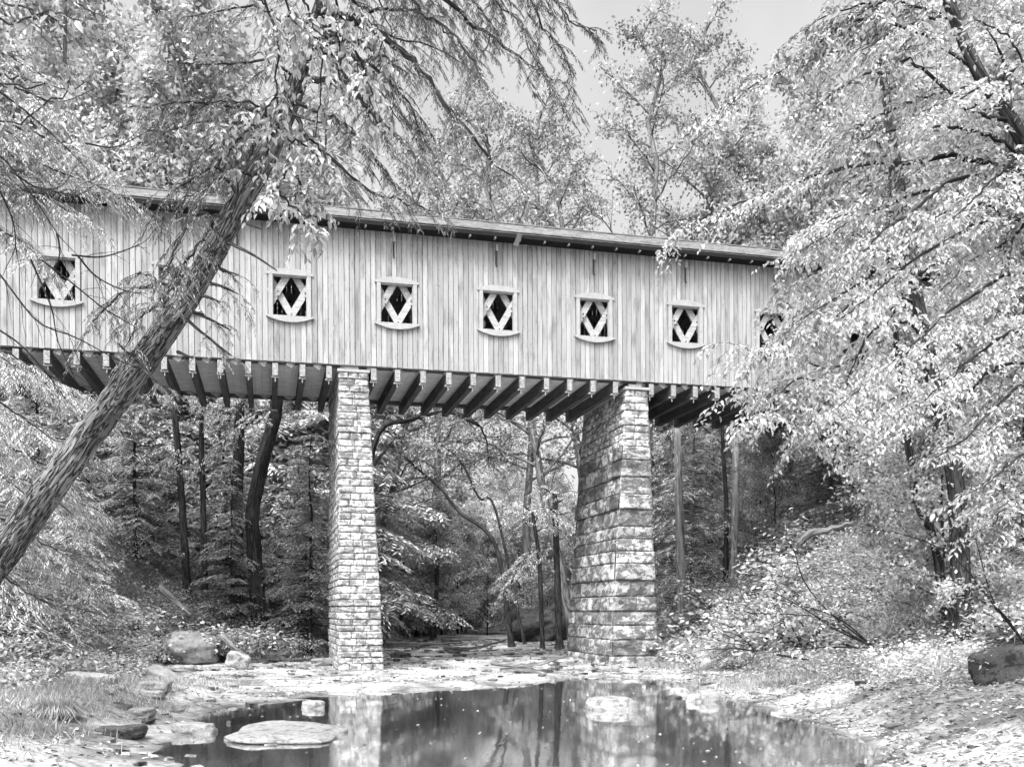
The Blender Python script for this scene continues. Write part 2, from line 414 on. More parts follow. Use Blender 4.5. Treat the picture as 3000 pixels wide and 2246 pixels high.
# deck
g = Geo(); s = S0
while s < S1:
    g.box((s + .11, BW / 2 + .05, .0), (.212, BW - .5, .06)); s += .218
g.obj("deck", M_deck, br)
g = Geo(); g.box(((S0 + S1) / 2, BW - .02, -.02), (S1 - S0, .2, .2)); g.box(((S0 + S1) / 2, .2, -.01), (S1 - S0, .12, .09)); g.obj("bottom_chord", M_beam, br)
def s_of(px):
    u = (px - CX) / F; return (6.41 + 27.35 * u) / (.9686 - .2484 * u)
bx = [45, 136, 224, 310, 397, 480, 563, 645, 727, 806, 886, 964, 1095, 1165, 1240, 1315, 1387, 1460, 1530, 1602, 1670, 1738, 1804, 1909, 1974, 2038, 2102]
bs = [s_of(p) for p in bx]
while bs[0] > S0 + 1: bs.insert(0, bs[0] - .8)
while bs[-1] < S1 - .8: bs.append(bs[-1] + .78)
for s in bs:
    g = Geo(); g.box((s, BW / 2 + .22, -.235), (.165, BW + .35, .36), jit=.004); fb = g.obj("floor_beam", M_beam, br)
    g = Geo(); g.box((s, .028, -.235), (.158, .03, .35)); g.obj("beam_end", M_beamend, fb)
    g = Geo(); g.box((s, .16, -.43), (.2, .12, .022)); g.tube([(s, .16, -.42), (s, .16, -.56)], .016, 6); g.obj("hanger_plate", M_metal, fb)
    g = Geo(); g.box((s, BW + .25, -.43), (.2, .12, .022)); g.obj("hanger_plate", M_metal, fb)
# windows
def arc_board(cx, w, z, wid, rise, drop, th, n=14):
    """board with a curved upper edge (rise) or lower edge (drop)"""
    x = np.linspace(-wid / 2, wid / 2, n); c = 1 - (x / (wid / 2)) ** 2
    if rise: lo = np.zeros(n); hi = .06 + rise * c
    else: hi = np.zeros(n); lo = -(.035 + drop * c)
    V = []
    for yy in (w, w + th):
        for arr in (lo, hi): V += [(cx + a, yy, z + b) for a, b in zip(x, arr)]
    Q = []
    for i in range(n - 1):
        Q += [(i, i + 1, n + i + 1, n + i), (2 * n + i, 3 * n + i, 3 * n + i + 1, 2 * n + i + 1), (n + i, n + i + 1, 3 * n + i + 1, 3 * n + i), (i, 2 * n + i, 2 * n + i + 1, i + 1)]
    Q += [(0, n, 3 * n, 2 * n), (n - 1, 3 * n - 1, 4 * n - 1, 2 * n - 1)]
    return V, Q
for ws in WK:
    g = Geo()
    for sx in (-1, 1):
        g.box((ws + sx * (WW / 2 + .05), -.018, (WZ0 + WZ1) / 2), (.11, .036, WZ1 - WZ0 + .02))
        g.box((ws + sx * (WW / 2 - .012), .05, (WZ0 + WZ1) / 2), (.022, .1, WZ1 - WZ0))
    g.box((ws, .05, WZ1 - .02), (WW - .05, .1, .05)); g.box((ws, .05, WZ0 + .006), (WW - .05, .1, .02))
    wo_ = g.obj("window", M_trim, br)
    g = Geo(); V, Q = arc_board(ws, -.042, WZ1 - .01, 1.32, .13, 0, .04); g.add(V, Q); g.obj("arched_head", M_trim, wo_)
    g = Geo(); V, Q = arc_board(ws, -.085, WZ0 + .005, 1.34, 0, .15, .085); g.add(V, Q); g.obj("curved_sill", M_trim, wo_)
# roof
g = Geo(); rz0, rz1, ov = 4.16, 5.50, .45
run = BW / 2 + ov; sl = (rz1 - rz0) / run; nco = 15; ln = run / nco
for side in (0, 1):
    for c in range(nco):
        s = S0 - .5 - random.random() * .3
        while s < S1 + .5:
            wdt = random.uniform(.22, .42); y0 = -ov + c * ln; z0 = rz0 + c * ln * sl; j = random.uniform(0, .012)
            V = np.array([(s, y0 - .02 - j, z0 + .030 + j), (s + wdt - .006, y0 - .02 - j, z0 + .030 + j), (s + wdt - .006, y0 + ln, z0 + ln * sl + .012), (s, y0 + ln, z0 + ln * sl + .012),
                          (s, y0 - .02 - j, z0 + .008), (s + wdt - .006, y0 - .02 - j, z0 + .008)])
            if side: V[:, 1] = BW - V[:, 1]
            g.add(V, [(0, 1, 2, 3), (4, 5, 1, 0)]); s += wdt
for side in (0, 1):
    V = np.array([(S0 - .5, -ov, rz0 - .01), (S1 + .5, -ov, rz0 - .01), (S1 + .5, BW / 2, rz1 - .01), (S0 - .5, BW / 2, rz1 - .01)])
    V2 = V - (0, 0, .06)
    if side: V[:, 1] = BW - V[:, 1]; V2[:, 1] = BW - V2[:, 1]
    g.add(np.concatenate([V, V2]), [(0, 1, 2, 3), (7, 6, 5, 4), (0, 4, 5, 1), (1, 5, 6, 2), (3, 7, 4, 0)])
g.box(((S0 + S1) / 2, BW / 2, rz1 + .03), (S1 - S0 + 1, .22, .03))
rf = g.obj("roof", M_roof, br)
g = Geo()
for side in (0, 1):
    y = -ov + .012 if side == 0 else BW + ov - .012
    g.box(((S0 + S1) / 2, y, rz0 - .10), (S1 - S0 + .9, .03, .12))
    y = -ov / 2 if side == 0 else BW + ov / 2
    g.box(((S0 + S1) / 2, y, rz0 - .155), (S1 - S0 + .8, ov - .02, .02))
g.obj("eave_board", M_eaveshade, rf)
s = S0 + .3
while s < S1:
    g = Geo(); g.box((s, -ov + .09, rz0 - .19), (.05, .14, .05)); g.obj("rafter_end", M_beamend, rf); s += .775
for px in (700, 1157, 1457, 1742, 2010, 2271):
    s = s_of(px); g = Geo(); g.box((s, -.06, 3.80), (.07, .1, .20)); b_ = g.obj("eave_bracket", M_trim, br)
    g = Geo(); g.tube([(s - .02, -.04, 3.72), (s - .02, -.04, 3.28), (s - .02, -.10, 3.22)], .026, 6); g.obj("hook_rod", M_rust, b_)
g = Geo(); s = s_of(1508); a = math.radians(22)
R = [[math.cos(a), 0, math.sin(a)], [0, 1, 0], [-math.sin(a), 0, math.cos(a)]]
g.box((s, -.48, 3.93), (.15, .03, .42), R); tag(g.obj("loose_board", M_midbark if False else M_beam, br), "loose board hanging askew from the eave")
# gable ends
for se, sg in ((S0, -1), (S1, 1)):
    g = Geo(); y = 0; x = se + sg * .02
    while y < BW - .01:
        y2 = min(y + .155, BW); c = (y + y2) / 2; top = rz0 + sl * (ov + min(c, BW - c)) - .1
        z0 = 3.3 if .6 < c < BW - .6 else 0
        g.box((x, c, (z0 + top) / 2), (.025, y2 - y - .01, top - z0)); y = y2
    g.obj("gable_wall", M_siding, br)

# ------------------------------------------------------------------ stone piers
def block_face(g, A, Bv, C, D, bump, rough, seed):
    """one dressed stone face: bilinear quad A B C D pushed out by a rough pillow"""
    A, Bv, C, D = map(np.array, (A, Bv, C, D)); n, m = 9, 7
    u = np.r_[0, .04, np.linspace(.14, .86, n - 4), .96, 1][:, None, None]; v = np.r_[0, .08, np.linspace(.25, .75, m - 4), .92, 1][None, :, None]
    P = (1 - u) * (1 - v) * A + u * (1 - v) * Bv + u * v * C + (1 - u) * v * D
    nn = norm(np.cross(Bv - A, D - A)); e = np.minimum(np.minimum(u, 1 - u) * 8, np.minimum(v, 1 - v) * 8)[..., 0]; e = np.clip(e, 0, 1)
    h = e * (bump + rough * fbm(P * 3.5, 3, seed)) - (1 - e) ** 2 * .028
    P = P + h[..., None] * nn
    Q = [(i * m + j, (i + 1) * m + j, (i + 1) * m + j + 1, i * m + j + 1) for i in range(n - 1) for j in range(m - 1)]
    g.add(P.reshape(-1, 3), Q)
def pier(name, label, sA0, sA1, sB0, sB1, wA, wB, dep, ztop, courses, mats, cap):
    """top spans sA0..sA1, base spans sB0..sB1 along the bridge; w = front offset at top/base"""
    o = bpy.data.objects.new(name, None); COL.objects.link(o); tag(o, label, "bridge pier")
    o.location = (BX, BY, 0); o.rotation_euler = (0, 0, TH)
    zb = -.35
    def ring(z):
        t = (ztop - z) / ztop; a = sA0 + (sB0 - sA0) * t; b = sA1 + (sB1 - sA1) * t; f = wA + (wB - wA) * t; bk = wA + dep - (wB - wA) * t * .5
        return [(a, f), (b, f), (b, bk), (a, bk)]
    groups = {}
    z = ztop; ci = 0
    core = Geo()
    r0 = ring(zb); r1 = ring(ztop); ins = .05
    def inset(r): 
        c = np.mean(np.array(r), 0); return [tuple(np.array(p) + np.sign(c - np.array(p)) * ins) for p in r]
    a = inset(r0); b = inset(r1)
    core.add([(p[0], p[1], zb) for p in a] + [(p[0], p[1], ztop) for p in b], [(0, 1, 5, 4), (1, 2, 6, 5), (2, 3, 7, 6), (3, 0, 4, 7), (4, 5, 6, 7)])
    while z > zb:
        h, L0, L1, bump, rough, mi = courses(z); zl = z - h
        rl, rh = ring(zl), ring(z); jog = random.uniform(-.012, .02) * (3 if mi else 1)
        gg = groups.setdefault(mi, Geo())
        for f in range(4):
            p0, p1 = np.array(rl[f]), np.array(rl[(f + 1) % 4]); q0, q1 = np.array(rh[f]), np.array(rh[(f + 1) % 4])
            ln_ = np.linalg.norm(p1 - p0); n = max(1, round(ln_ / random.uniform(L0, L1) + .01))
            cuts = np.linspace(0, 1, n + 1); cuts[1:-1] += RNG.uniform(-.3, .3, n - 1) / n * .8
            e = norm(p1 - p0); nn = np.array((e[1], -e[0])) * jog
            for c0, c1 in zip(cuts[:-1], cuts[1:]):
                gp = .007 / ln_ * 1.0; c0 += gp * (c0 > 0); c1 -= gp * (c1 < 1)
                def pt(r0_, r1_, c, zz): v = r0_ + (r1_ - r0_) * c + nn; return (v[0], v[1], zz)
                block_face(gg, pt(p0, p1, c0, zl + .007), pt(p0, p1, c1, zl + .007), pt(q0, q1, c1, z - .007), pt(q0, q1, c0, z - .007), bump * random.uniform(.5, 1.5), rough, ci)
                ci += 1
        z = zl
    core.obj("core", M_mortar, o)
    for mi, gg in groups.items(): gg.obj("masonry", mats[mi], o)
    if cap:
        g = Geo(); r = ring(ztop); g.box(((r[0][0] + r[1][0]) / 2, wA + dep / 2, ztop + .04), (r[1][0] - r[0][0] + .1, dep + .1, .08)); g.obj("cap_slab", M_trim, o)
        g = Geo(); g.box(((r[0][0] + r[1][0]) / 2 - .05, wA + dep / 2, ztop + .13), (.42, dep - .1, .10)); g.obj("bearing_timber", M_trim, o)
    return o
a0, a1 = s_of(993), s_of(1078)
pier("stone_pier", "slender pale pier of small squared stones, left of the two", a0, a1, a0 + .0, s_of(1124), .03, -.02, 4.7, 8.83,
     lambda z: (random.uniform(.17, .215), .3, .5, .008, .012, 0), [M_stone], True)
a0, a1 = s_of(1836), s_of(1899)
pier("stone_pier", "broad rough pier of large quarried blocks, right of the two", a0, a1, s_of(1780), s_of(1925), .03, -.12, 4.25, 8.83,
     lambda z: (random.uniform(.2, .24), .35, .6, .01, .015, 0) if z > 7.1 else (random.uniform(.38, .56), .6, 1.7, .008, .045, 1), [M_stone, M_bigstone], True)
for nm_, c, lb in (("stone_abutment", S0 - .2, "stone abutment carrying the far left end of the bridge"), ("stone_abutment", S1 - .6, "stone abutment half hidden by leaves at the right bridge end")):
    o = pier(nm_, lb, c - .9, c + 1.1, c - 1.2, c + 1.4, 0, -.2, 4.8, 8.86, lambda z: (random.uniform(.44, .54), .7, 1.3, .03, .06, 0), [M_bigstone], False)
    o['category'] = "abutment"

# ------------------------------------------------------------------ plants
def spline(P, n):
    P = np.asarray(P, float)
    if len(P) < 3: t = np.linspace(0, 1, n)[:, None]; return P[0] * (1 - t) + P[-1] * t
    d = np.concatenate([[0], np.cumsum(np.linalg.norm(np.diff(P, axis=0), axis=1))]); d /= d[-1]
    E = np.concatenate([[2 * P[0] - P[1]], P, [2 * P[-1] - P[-2]]]); t = np.linspace(0, 1, n); out = []
    for x in t:
        i = min(np.searchsorted(d, x, 'right') - 1, len(P) - 2); i = max(i, 0); f = (x - d[i]) / (d[i + 1] - d[i] + 1e-9)
        a, b, c, e = E[i], E[i + 1], E[i + 2], E[i + 3]
        out.append(.5 * (2 * b + (c - a) * f + (2 * a - 5 * b + 4 * c - e) * f * f + (3 * b - a - 3 * c + e) * f ** 3))
    return np.array(out)
def along(P, ts):
    d = np.concatenate([[0], np.cumsum(np.linalg.norm(np.diff(P, axis=0), axis=1))]); tot = d[-1]; x = np.asarray(ts) * tot
    pos = np.stack([np.interp(x, d, P[:, k]) for k in range(3)], 1)
    tg = norm(np.gradient(P, axis=0)); tan = norm(np.stack([np.interp(x, d, tg[:, k]) for k in range(3)], 1)); return pos, tan, tot
UP = np.array((0, 0, 1.0))
def twig_path(p, d, L_, droop, n=5, wig=.06):
    t = np.linspace(0, 1, n)[:, None]; P = p + d * L_ * t - UP * droop * L_ * t ** 2 + RNG.normal(0, wig * L_, (n, 3)) * t * (1 - t * .5) * .6
    return P
def beech_twig(wood, leaf, P, r, lsp, LL, k=3):
    wood.tube(P, np.linspace(r, r * .35, len(P)), k, cap=False)
    _, _, tot = along(P, [0]); n = max(3, int(tot / lsp)); ts = np.linspace(.12, 1, n); pos, tan, _ = along(P, ts)
    side = norm(np.cross(tan, UP) + 1e-6) * np.where(np.arange(n) % 2, 1, -1)[:, None]
    D = tan * .55 + side * .75 - UP * RNG.uniform(.05, .75, (n, 1)) + RNG.normal(0, .22, (n, 3)); N = UP + RNG.normal(0, .42, (n, 3))
    sz = LL * RNG.uniform(.45, 1.3, n); leaf.leaves(pos, D, N, sz, sz * RNG.uniform(.36, .58, n))
def hemlock_twig(wood, leaf, P, r, sp, NL, k=3, W=.2):
    wood.tube(P, np.linspace(r, r * .3, len(P)), k, cap=False)
    _, _, tot = along(P, [0]); n = max(4, int(tot / sp)); ts = np.linspace(.05, 1, n); pos, tan, _ = along(P, ts)
    side = norm(np.cross(tan, UP) + 1e-6) * np.where(np.arange(n) % 2, 1, -1)[:, None]
    D = tan * .75 + side * .7 - UP * RNG.uniform(.1, .7, (n, 1)) + RNG.normal(0, .12, (n, 3)); N = UP + RNG.normal(0, .3, (n, 3))
    sz = NL * RNG.uniform(.6, 1.25, n) * (1.15 - .5 * ts); leaf.leaves(pos, D, N, sz, sz * W, fold=False)
def dress(wood, leaf, P, kind, r0, r1, k=8, tsp=.18, tl=.6, t0=.1, droop=.35, sub=True, LL=.085, lsp=.045, n=24, dens=1.0, wood_on=True):
    """a limb along P with automatically grown side twigs and leaves"""
    P = spline(P, n); P[1:-1] += RNG.normal(0, .012, (n - 2, 3))
    if wood_on: wood.tube(P, np.linspace(r0, r1, n), k)
    _, _, tot = along(P, [0]); m = max(2, int(tot * (1 - t0) / tsp)); ts = np.linspace(t0, 1, m) + RNG.uniform(-.3, .3, m) * tsp / tot; ts = np.clip(ts, 0, 1)
    pos, tan, _ = along(P, ts)
    for i in range(m):
        if RNG.random() > dens: continue
        sgn = 1 if i % 2 else -1; sd_ = norm(np.cross(tan[i], UP) + RNG.normal(0, .05, 3)) * sgn
        d = norm(tan[i] * .7 + sd_ * RNG.uniform(.5, 1.0) + UP * RNG.uniform(-.25, .3)); l = tl * RNG.uniform(.55, 1.25) * (1.1 - .5 * ts[i])
        Q = twig_path(pos[i], d, l, droop, 6); tr = max(.003, r1 * .75)
        if kind == 'b': beech_twig(wood, leaf, Q, tr, lsp, LL)
        else: hemlock_twig(wood, leaf, Q, tr, lsp, LL)
        if sub:
            p2, t2, _ = along(Q, RNG.uniform(.15, .9, 4))
            for a, b in zip(p2, t2):
                s2 = norm(np.cross(b, UP) + 1e-6) * RNG.choice([-1, 1]); d2 = norm(b * .7 + s2 * .8 + UP * RNG.uniform(-.35, .1)); Q2 = twig_path(a, d2, l * .5, droop, 4)
                if kind == 'b': beech_twig(wood, leaf, Q2, tr * .6, lsp, LL)
                else: hemlock_twig(wood, leaf, Q2, tr * .6, lsp, LL)

# ---- generic forest trees -------------------------------------------------
def broadleaf(H, seed, nl=26, spread=.26, lper=30, LL=.14, c0=.3, cr=.5, tr=.02, lean=0):
    global RNG
    RNG = np.random.default_rng(seed); wood = Geo(); wood.uv = True; leaf = Geo()
    t = np.linspace(0, 1, 14)[:, None]; T = UP * H * t + np.concatenate([RNG.normal(0, .012 * H, (14, 2)) * t, np.zeros((14, 1))], 1) + np.array((lean, 0, 0)) * H * t ** 2
    wood.tube(T, np.linspace(H * tr * .55, H * .003, 14) + .03 * np.exp(-t[:, 0] * 30), 8)
    pos, tan, _ = along(T, np.linspace(c0, .98, nl)); P_ = []
    for i in range(nl):
        f = i / (nl - 1); az = i * 2.4 + RNG.uniform(-.4, .4); Lb = H * spread * (1.05 - .65 * f) * RNG.uniform(.6, 1.15)
        d = norm(np.array((math.cos(az), math.sin(az), RNG.uniform(.25, .9) + f * .5))); Q = twig_path(pos[i], d, Lb, .12, 7, .08)
        wood.tube(Q, np.linspace(H * tr * .2 * (1 - .6 * f), .012, 7), 5)
        p2, t2, _ = along(Q, np.linspace(.25, 1, 7))
        for a, b in zip(p2, t2):
            for q in range(2):
                d2 = norm(b + RNG.normal(0, .65, 3)); Q2 = twig_path(a, d2, Lb * RNG.uniform(.2, .42), .1, 4, .08); wood.tube(Q2, np.linspace(.015, .006, 4), 3, cap=False)
                P_.append(Q2[1:])
    A = np.concatenate(P_); idx = np.repeat(np.arange(len(A)), max(1, lper // 3)); n = len(idx)
    keep = RNG.random(len(A))[idx] > .18
    idx = idx[keep]; n = len(idx)
    P = A[idx] + RNG.normal(0, cr * .5, (n, 3)) * np.array((1, 1, .6)); D = RNG.normal(0, 1, (n, 3)) - UP * .5; N = UP * .7 + RNG.normal(0, .7, (n, 3))
    sz = LL * RNG.uniform(.6, 1.3, n); leaf.leaves(P, D, N, sz, sz * .62, fold=False)
    return wood, leaf
def hemlock(H, seed, nb=100, rad=.2, c0=.12, NL=.2, per=12, W=.26, tr=.022):
    global RNG
    RNG = np.random.default_rng(seed); wood = Geo(); wood.uv = True; leaf = Geo()
    t = np.linspace(0, 1, 12)[:, None]; T = UP * H * t + np.concatenate([RNG.normal(0, .006 * H, (12, 2)) * t, np.zeros((12, 1))], 1)
    wood.tube(T, np.linspace(H * tr * .55, .02, 12), 8)
    pos, tan, _ = along(T, np.linspace(c0, .99, nb)); PP = []; DD = []
    for i in range(nb):
        f = i / (nb - 1); az = RNG.uniform(0, 6.28); Lb = H * rad * (1.08 - f) ** .8 * RNG.uniform(.5, 1.15) + .3
        d = norm(np.array((math.cos(az), math.sin(az), RNG.uniform(-.05, .35)))); Q = twig_path(pos[i], d, Lb, .28, 7, .04)
        wood.tube(Q, np.linspace(.035 * (1.2 - f), .008, 7), 4, cap=False)
        m = max(4, int(Lb / .24)); p2, t2, _ = along(Q, np.linspace(.15, 1, m))
        for q, (a, b) in enumerate(zip(p2, t2)):
            sd_ = norm(np.cross(b, UP)) * (1 if q % 2 else -1); d2 = norm(b * .7 + sd_ * .9 - UP * .15); l2 = Lb * .33 * (1.15 - q / m * .7) + .12
            tt = np.linspace(.1, 1, per)[:, None]; S_ = a + d2 * l2 * tt - UP * .3 * l2 * tt ** 2
            s3 = norm(np.cross(d2, UP)) * np.where(np.arange(per) % 2, 1, -1)[:, None]
            PP.append(S_); DD.append(d2 * .7 + s3 * .75 - UP * RNG.uniform(.0, .5, (per, 1)))
    P = np.concatenate(PP); D = np.concatenate(DD) + RNG.normal(0, .15, (len(P), 3)); n = len(P); N = UP + RNG.normal(0, .3, (n, 3)); sz = NL * RNG.uniform(.6, 1.3, n)
    leaf.leaves(P, D, N, sz, sz * W, fold=False); return wood, leaf
def proto(name, gen, wm, lm):
    wood, leaf = gen; return (name, wood.mesh("trunk", wm, True), leaf.mesh("crown", lm), leaf.mesh)
WN = [(167, "leftmost window"), (500, "leaning trunk"), (850, "second window"), (1164, "third window"), (1459, "fourth window"), (1740, "fifth window"), (2006, "sixth window"), (2264, "last visible window"), (2520, "hidden bridge end"), (2860, "right frame edge")]
GL = [(60, "left frame edge"), (280, "leaning trunk's foot"), (540, "rounded boulder"), (760, "kinked thick trunk"), (960, "slender pier's left side"), (1180, "slender pier's right side"), (1400, "gap between the piers"), (1620, "broad pier's left side"), (1960, "broad pier's right side"), (2180, "pale trunk"), (2420, "bare fan of stems"), (2640, "slim leaning sapling"), (2800, "big dark beech trunk"), (2960, "right frame edge")]
LOCAL = []
ORD = ["nearest", "second nearest", "third nearest", "fourth nearest", "fifth nearest", "sixth nearest", "seventh nearest", "eighth nearest", "ninth nearest", "tenth nearest", "eleventh nearest", "twelfth nearest", "thirteenth nearest", "fourteenth nearest", "fifteenth nearest"]
def name_all():
    from collections import defaultdict
    d = defaultdict(list)
    for o, lb, zone in LOCAL:
        px = CX + F * o.location[0] / o.location[1]; ph = min(WN if zone else GL, key=lambda q: abs(q[0] - px))[1]; d[(lb, ph)].append((o.location[1], o.name, o))
    for (lb, ph), L_ in d.items():
        L_.sort(key=lambda q: q[0])
        for i, (_, _, o) in enumerate(L_):
            o['label'] = lb + (" over the " if "above" in lb else " by the ") + ph + ("" if len(L_) == 1 else ", " + ORD[min(i, 14)])
            o['label'] = o['label'].replace(" above over", " over")
def plant(pr, x, y, rz, sc, label, cat, group, z=None, tilt=(0, 0), names=("trunk", "crown"), mats=None):
    o = empty(pr[0], (x, y, (gz(x, y) if z is None else z) - .12), label, cat, group, rz); o.rotation_euler = (tilt[0], tilt[1], rz); o.scale = (sc, sc, sc)
    for n_, me in zip(names, pr[1:3]):
        c = bpy.data.objects.new(n_, me); COL.objects.link(c); c.parent = o
    return o
HEM = [proto("hemlock_tree", hemlock(18, 100 + i, 170, .2, .1, .27, 13, .3), M_midbark, M_hem) for i in range(3)]
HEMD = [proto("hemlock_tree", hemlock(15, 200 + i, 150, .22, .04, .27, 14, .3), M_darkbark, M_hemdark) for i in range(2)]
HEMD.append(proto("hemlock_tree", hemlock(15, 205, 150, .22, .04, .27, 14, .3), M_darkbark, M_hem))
HEMS = [proto("hemlock_tree", hemlock(8, 220 + i, 120, .36, .03, .17, 14, .26, .016), M_midbark, M_hem) for i in range(2)]
BL = [proto("broadleaf_tree", broadleaf(18, 300 + i, 34, .24, 48, .2, .14), M_midbark, M_bright) for i in range(3)]
BS = [proto("broadleaf_tree", broadleaf(20, 320 + i, 32, .2, 27, .13, .3, .4, .016), M_midbark, M_mid) for i in range(3)]
BP = [proto("broadleaf_tree", broadleaf(19, 340 + i, 26, .22, 45, .2, .35, .5, .02), M_lightbark, M_bright) for i in range(2)]
SAP = [proto("young_broadleaf_tree", broadleaf(9, 360 + i, 34, .34, 42, .17, .05, .38, .013), M_darkbark, M_bright) for i in range(3)]
def shrub(seed, R=1.0, n=1500, LL=.10):
    global RNG
    RNG = np.random.default_rng(seed); wood = Geo(); wood.uv = True; leaf = Geo(); A = []
    for i in range(16):
        az = RNG.uniform(0, 6.28); d = norm(np.array((math.cos(az), math.sin(az), RNG.uniform(.5, 1.6)))); Q = twig_path(np.array((0, 0, .0)), d, R * RNG.uniform(.7, 1.3), .35, 6, .05)
        wood.tube(Q, np.linspace(.014, .005, 6), 4, cap=False); p, t, _ = along(Q, np.linspace(.3, 1, 8)); A.append(p)
    A = np.concatenate(A); idx = RNG.integers(0, len(A), n); P = A[idx] + RNG.normal(0, .13 * R, (n, 3)); P[:, 2] = np.maximum(P[:, 2], .02)
    D = np.concatenate([RNG.normal(0, 1, (n, 2)), RNG.uniform(-.8, .2, (n, 1))], 1); N = UP + RNG.normal(0, .45, (n, 3)); sz = LL * RNG.uniform(.6, 1.3, n)
    leaf.leaves(P, D, N, sz, sz * .58, fold=False); return wood, leaf
SH = [proto("leafy_shrub", shrub(400 + i), M_twig, M_bright) for i in range(3)] + [proto("leafy_shrub", shrub(410, 1.0, 1200, .09), M_twig, M_mid)]

R2 = random.Random(5)
tl = lambda y: float(np.interp(y, TL[:, 0], TL[:, 1])); trr = lambda y: float(np.interp(y, TR[:, 0], TR[:, 1]))
def grove(protos, spots, label, cat, group, s=(.85, 1.2)):
    for (x, y) in spots:
        a_ = (R2.choice(protos), x, y, R2.uniform(0, 6.28), R2.uniform(*s)); t_ = (R2.uniform(-.04, .04), R2.uniform(-.04, .04))
        if abs(x / y) > .60: continue
        LOCAL.append((plant(*a_, label, cat, group, tilt=t_), label, "above" in label))
def scatter(n, x0, x1, y0, y1, md, avoid=None):
    out = []; tries = 0
    while len(out) < n and tries < 4000:
        tries += 1; x = R2.uniform(x0, x1); y = R2.uniform(y0, y1)
        if avoid and avoid(x, y): continue
        if all((x - a) ** 2 + (y - b) ** 2 > md * md for a, b in out): out.append((x, y))
    return out
# upper left hillside
grove(HEM, scatter(30, -40, -7, 43, 68, 3.0, lambda x, y: x / y > -.17 or x / y < -.62), "tall hemlock rising above", "tree", "hemlocks on the left hillside", (1.15, 1.6))
grove(BL, scatter(18, -42, -9, 43, 70, 3.6, lambda x, y: x / y > -.17 or x / y < -.62), "leafy tree among hemlocks above", "tree", "leafy trees on the left hillside", (1.15, 1.55))
# dark hemlocks under the left end
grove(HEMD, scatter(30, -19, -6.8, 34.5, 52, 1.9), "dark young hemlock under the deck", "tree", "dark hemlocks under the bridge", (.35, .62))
# valley floor and the bend beyond
grove(SAP, scatter(24, -8, 9, 57, 76, 2.0, lambda x, y: abs(x + 2.5) < 1.6 and y < 66), "low creekside tree upstream", "tree", "low trees along the creek upstream", (.7, 1.2))
grove(SAP, scatter(16, -10, 14, 78, 96, 3), "low far tree", "tree", "low trees closing the valley", (.9, 1.5))
grove(BL + BP, scatter(16, -14, 20, 92, 118, 4), "tall far tree at the valley bend", "tree", "leafy trees closing the valley", (.8, 1.2))
grove(SAP + HEMS, scatter(22, -15, -5, 46, 78, 2.2, lambda x, y: x > tl(y) + .5), "young tree upstream", "tree", "young trees upstream on the left", (.8, 1.3))
grove(BL + HEM, scatter(8, -22, -9, 48, 78, 3.2, lambda x, y: x / y > -.19), "tall tree upstream", "tree", "trees on the upstream left bank", (.5, .85))
grove(SAP + HEMS, scatter(26, 2, 20, 39, 76, 2.2, lambda x, y: x < trr(y) - .3), "small right-bank tree upstream", "tree", "young trees upstream on the right", (.7, 1.2))
grove(SAP + HEMS, scatter(14, 5.5, 17, 35.5, 47, 1.7, lambda x, y: x / y < .16 or (.155 < x / y < .26 and y < 42)), "bright young tree just beyond the deck", "tree", "young trees just beyond the deck", (.4, .75))
grove(HEM + BL, scatter(9, 9, 24, 44, 78, 3.2, lambda x, y: x / y < .16), "tall right-bank tree upstream", "tree", "trees on the upstream right bank", (.5, .85))
# right plateau
grove(BL, scatter(26, 10, 42, 44, 70, 3.6, lambda x, y: x / y < .22 or x / y > .62), "bright leafy tree above", "tree", "leafy trees on the right bank", (.9, 1.3))
grove(BS, scatter(6, 8, 30, 40, 62, 4.5, lambda x, y: x / y < .19), "thin dark-limbed tree above", "tree", "thin trees on the right bank", (.9, 1.25))
# trees rising against the sky behind the bridge
for pr, x, y, s, tlt, lb in ((BS[0], 3.1, 47, 1.38, -.19, "small-leaved tree against the sky just right of the bare hanging branches"), (BS[1], 4.4, 50, 1.42, -.1, "round topped thin tree against the sky, behind the third and fourth bridge windows"),
                        (BS[2], -8.4, 52, 1.32, .13, "thin tree against the sky at the left of the open patch of sky"), (BS[0], 6.4, 44, 1.42, 0, "tall forked tree rising over the roof at the right edge of the sky patch"),
                        (BS[1], 9.8, 47, 1.42, 0, "tall fine-leaved tree rising beyond the bridge roof toward the right"), (BS[1], -5.5, 62, 1.7, .04, "far tall lacy tree against the sky, left of the forked pair"), (BS[2], 1.0, 64, 1.75, .02, "far tall lacy tree filling the sky between two nearer thin trees"), (BS[2], -7.4, 46, 1.12, .2, "thin-crowned tree rising over the roof just right of the leaning trunk's hanging branches")):
    plant(pr, x, y, 0, s, lb, "tree", None, tilt=(0, tlt))
# near banks
grove(HEM, [(-14.5, 22), (-17, 17), (-18, 25)], "light hemlock on the near bank", "tree", "hemlocks on the near left bank", (.62, .8))
grove(SAP, scatter(20, 9.5, 19, 19, 34, 1.7, lambda x, y: x / y < .37 or (x / y < .43 and y < 27)), "young leafy tree on the near slope", "tree", "young trees on the near right bank", (.45, .8))
grove(HEMS, [(-10.6, 19.5), (-11.6, 21.5), (-12.5, 19), (-11.3, 24), (-13, 23.5), (-10.2, 17.2), (-12, 26), (-13.6, 21), (-9.6, 15.5), (-14.4, 26.5)], "bushy young tree in front of the bridge", "tree", "young trees on the near left bank", (.5, .72))
grove(BL, [(15.5, 20), (18, 25), (14.5, 27), (20, 16), (17, 30.5), (13.2, 16.5)], "leafy tree in front of the bridge", "tree", "leafy trees on the near right bank", (.6, .85))
